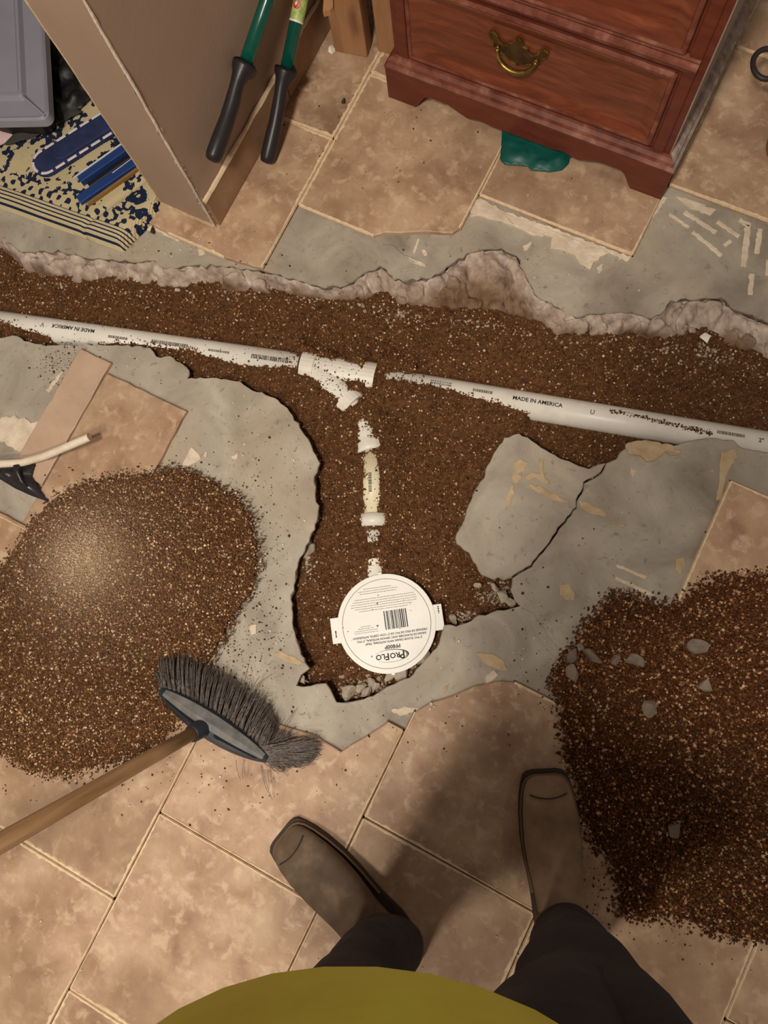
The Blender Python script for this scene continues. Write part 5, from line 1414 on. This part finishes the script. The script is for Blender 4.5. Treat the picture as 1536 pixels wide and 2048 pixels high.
# trousers: one mesh of two legs and the seat
tr = MB()
def leg(ank, knee, hip, toe_d, seed):
    path = [(ank + toe_d * .012 + UP * .085, .061, .066), (ank + toe_d * .006 + UP * .13, .062, .067), (ank + (knee - ank) * .28 + UP * .08, .063, .066), (ank + (knee - ank) * .6 + UP * .04, .070, .073), (knee - UP * .03, .080, .082), (knee + UP * .05, .086, .090), (knee + (hip - knee) * .4, .100, .106), (knee + (hip - knee) * .75, .114, .122), (hip, .118, .130), (hip + UP * .06, .112, .125)]
    P = resample(np.array([np.r_[p, a, b] for p, a, b in path]), 34)
    rg = []
    for i, q in enumerate(P):
        c = q[:3]; tilt = 0.0
        R_ = ring_ell(c, RT, FW, q[3], q[4], 30, wr=.05 if i > 0 else .03, seed=seed)
        if i < 5:
            k = (5 - i) / 5
            R_ = [p + UP * (-.055 * k * np.clip((p - c) @ toe_d / .07, -0.4, 1)) + toe_d * (.012 * k * max(0, (p - c) @ toe_d / .07)) for p in R_]
        rg.append(R_)
    tr.loft(rg, caps=False)
    tr.loft([[p for p in rg[0]], [q + ((np.mean(rg[0], 0) - q) * .12) + UP * .02 for q in rg[0]]], caps=False)
HL, HR = np.array([.085, -.475, .88]), np.array([.235, -.345, .88])
KL, KR = np.array([.085, -.505, .50]), np.array([.322, -.322, .50])
leg(np.r_[La[:2], 0], KL, HL, dl, 3); leg(np.r_[Ra[:2], 0], KR, HR, dr, 4)
pc = (HL + HR) / 2
tr.loft([ring_ell(pc + UP * z + FW * f, RT, FW, a, b, 32, .03, 6) for z, f, a, b in ((-.12, 0, .09, .07), (-.07, 0, .165, .11), (0, .01, .195, .135), (.06, .015, .20, .145), (.12, .02, .195, .15), (.15, .02, .19, .148))])
pp.append(tr.build('trousers', M['jeans'], person, shade=True))
pk_ = MB(); c_ = HR + RT * .105 + FW * .045 - UP * .10
pk_.loft([ring_ell(c_ + UP * z, RT, FW, a, b, 20, .05, 8) for z, a, b in ((-.13, .020, .030), (-.115, .040, .055), (-.05, .050, .066), (.03, .052, .070), (.09, .042, .062), (.12, .025, .04))])
pp.append(pk_.build('pocket', M['jeans'], person, shade=True))
# shirt: torso and sleeves
TC = np.array([.140, -.412, 0.0])
sh = MB(); rg = []
for z, f, a, b in ((.93, .035, .205, .165), (.97, .045, .226, .175), (1.02, .048, .232, .178), (1.08, .046, .228, .178), (1.15, .035, .208, .170), (1.24, .015, .205, .152), (1.33, -.005, .205, .138), (1.40, -.02, .195, .115), (1.445, -.03, .13, .085), (1.47, -.03, .075, .070)):
    rg.append(ring_ell(TC + UP * z + FW * f, RT, FW, a, b, 40, .012, 11))
sh.loft(rg, caps=False)
sh.loft([rg[0], [q + (np.mean(rg[0], 0) - q) * .04 + UP * .02 for q in rg[0]]], caps=False)
SC = TC - FW * .02
hands = {}
for s in (-1, 1):
    S_ = SC + RT * .18 * s + UP * 1.39; El = SC + RT * (.27 * s) + FW * .05 + UP * 1.15; Wr = np.array([0, 0, 1.575]) - FW * .075 + RT * (.085 * s)
    hands[s] = (S_, El, Wr)
    m_ = S_ + (El - S_) * .75
    sh.tube([S_ - RT * s * .06, S_, S_ + (El - S_) * .4, m_], [.062, .070, .066, .068], 18, caps=False)
pp.append(sh.build('shirt', M['shirt'], person, shade=True))
# body under and beyond the clothes: a skinned skeleton with head, arms and fingers
def skin_body():
    bm = bmesh.new(); vs_ = []; rad = []
    def v(p, r_): vs_.append(bm.verts.new(tuple(map(float, p)))); rad.append(r_); return vs_[-1]
    def e(a, b): bm.edges.new((a, b))
    pel = v(pc + UP * .02, .12); ch = v(TC + UP * 1.18, .12); up_ = v(SC + UP * 1.36, .11); nk = v(SC + UP * 1.47 + FW * .01, .055); nk2 = v(SC + UP * 1.53 + FW * .03, .055)
    e(pel, ch); e(ch, up_); e(up_, nk); e(nk, nk2)
    hc_ = SC + UP * 1.64 + FW * .045
    h1 = v(hc_ - UP * .03 + FW * .005, .075); h2 = v(hc_ + UP * .05 - FW * .01, .088); h3 = v(hc_ + UP * .10 - FW * .01, .05); e(nk2, h1); e(h1, h2); e(h2, h3)
    for (H, K, A_) in ((HL, KL, La), (HR, KR, Ra)):
        a = v(H, .085); b = v(K, .055); c = v(np.r_[A_[:2], .12], .038); e(pel, a); e(a, b); e(b, c)
    for s in (-1, 1):
        S_, El, Wr = hands[s]
        a = v(S_, .058); b = v(El, .042); c = v(Wr, .028); e(up_, a); e(a, b); e(b, c)
        t_ = np.array([0, 0, 1.60]) + RT * .085 * s - FW * .02; pal = v(Wr + (t_ - Wr) * .55, .030); e(c, pal)
        for k in range(4):
            o_ = UP * (.030 - .020 * k)
            k1 = v(t_ + o_ + FW * .004, .0095); k2 = v(t_ + o_ * 1.05 + FW * .034 - RT * s * .004, .0088); k3 = v(t_ + o_ + FW * (.046 - .003 * abs(k - 1)) - RT * s * .030, .0078)
            e(pal, k1); e(k1, k2); e(k2, k3)
        q1 = v(Wr + UP * .018 + FW * .018 - RT * s * .020, .011); q2 = v(Wr + UP * .030 + FW * .040 - RT * s * .048, .0095); e(pal, q1); e(q1, q2)
    me = bpy.data.meshes.new('body'); bm.to_mesh(me); bm.free()
    o = bpy.data.objects.new('body', me); col.objects.link(o)
    md = o.modifiers.new('skin', 'SKIN')
    for i, sv in enumerate(me.skin_vertices[0].data): sv.radius = (rad[i], rad[i])
    me.skin_vertices[0].data[0].use_root = True
    sb = o.modifiers.new('sub', 'SUBSURF'); sb.levels = 2; sb.render_levels = 2
    dg = bpy.context.evaluated_depsgraph_get(); m2 = bpy.data.meshes.new_from_object(o.evaluated_get(dg))
    bpy.data.objects.remove(o)
    m2.name = 'body'; m2.materials.clear(); m2.materials.append(M['skin'])
    for p in m2.polygons: p.use_smooth = True
    o2 = bpy.data.objects.new('body', m2); link(o2, person); pp.append(o2)
    # face and hair
    hair = MB(); rg = []
    for z, r_, f in ((-.02, .086, -.03), (.03, .100, -.022), (.08, .096, -.015), (.115, .070, -.012), (.132, .030, -.012)):
        rg.append(ring_ell(hc_ + UP * z + FW * f, RT, FW, r_ * .92, r_, 24, .04, 4))
    hair.loft(rg); pp.append(hair.build('hair', M['hair'], person, shade=True))
    ns = MB(); ns.tube([hc_ + FW * .078 + UP * .025, hc_ + FW * .098 - UP * .010, hc_ + FW * .088 - UP * .022], [.007, .012, .010], 10); ns.build('nose', M['skin'], o2, shade=True)
    for s in (-1, 1):
        ey_ = MB(); ey_.tube([hc_ + FW * .066 + RT * s * .030 + UP * .022, hc_ + FW * .078 + RT * s * .030 + UP * .022], [.011, .006], 10); ey_.build('eye', M['eye'], o2, shade=True)
        ea = MB(); ea.tube([hc_ + RT * s * .084 + UP * .030, hc_ + RT * s * .094 + UP * .005, hc_ + RT * s * .084 - UP * .030], [.010, .013, .008], 8); ea.build('ear', M['skin'], o2, shade=True)
    mo = MB(); mo.tube([hc_ + FW * .070 - UP * .050 + RT * x for x in (-.024, 0, .024)], [.003, .006, .003], 8); mo.build('mouth', M['pink'], o2, shade=True)
skin_body()
keep(pp, person)
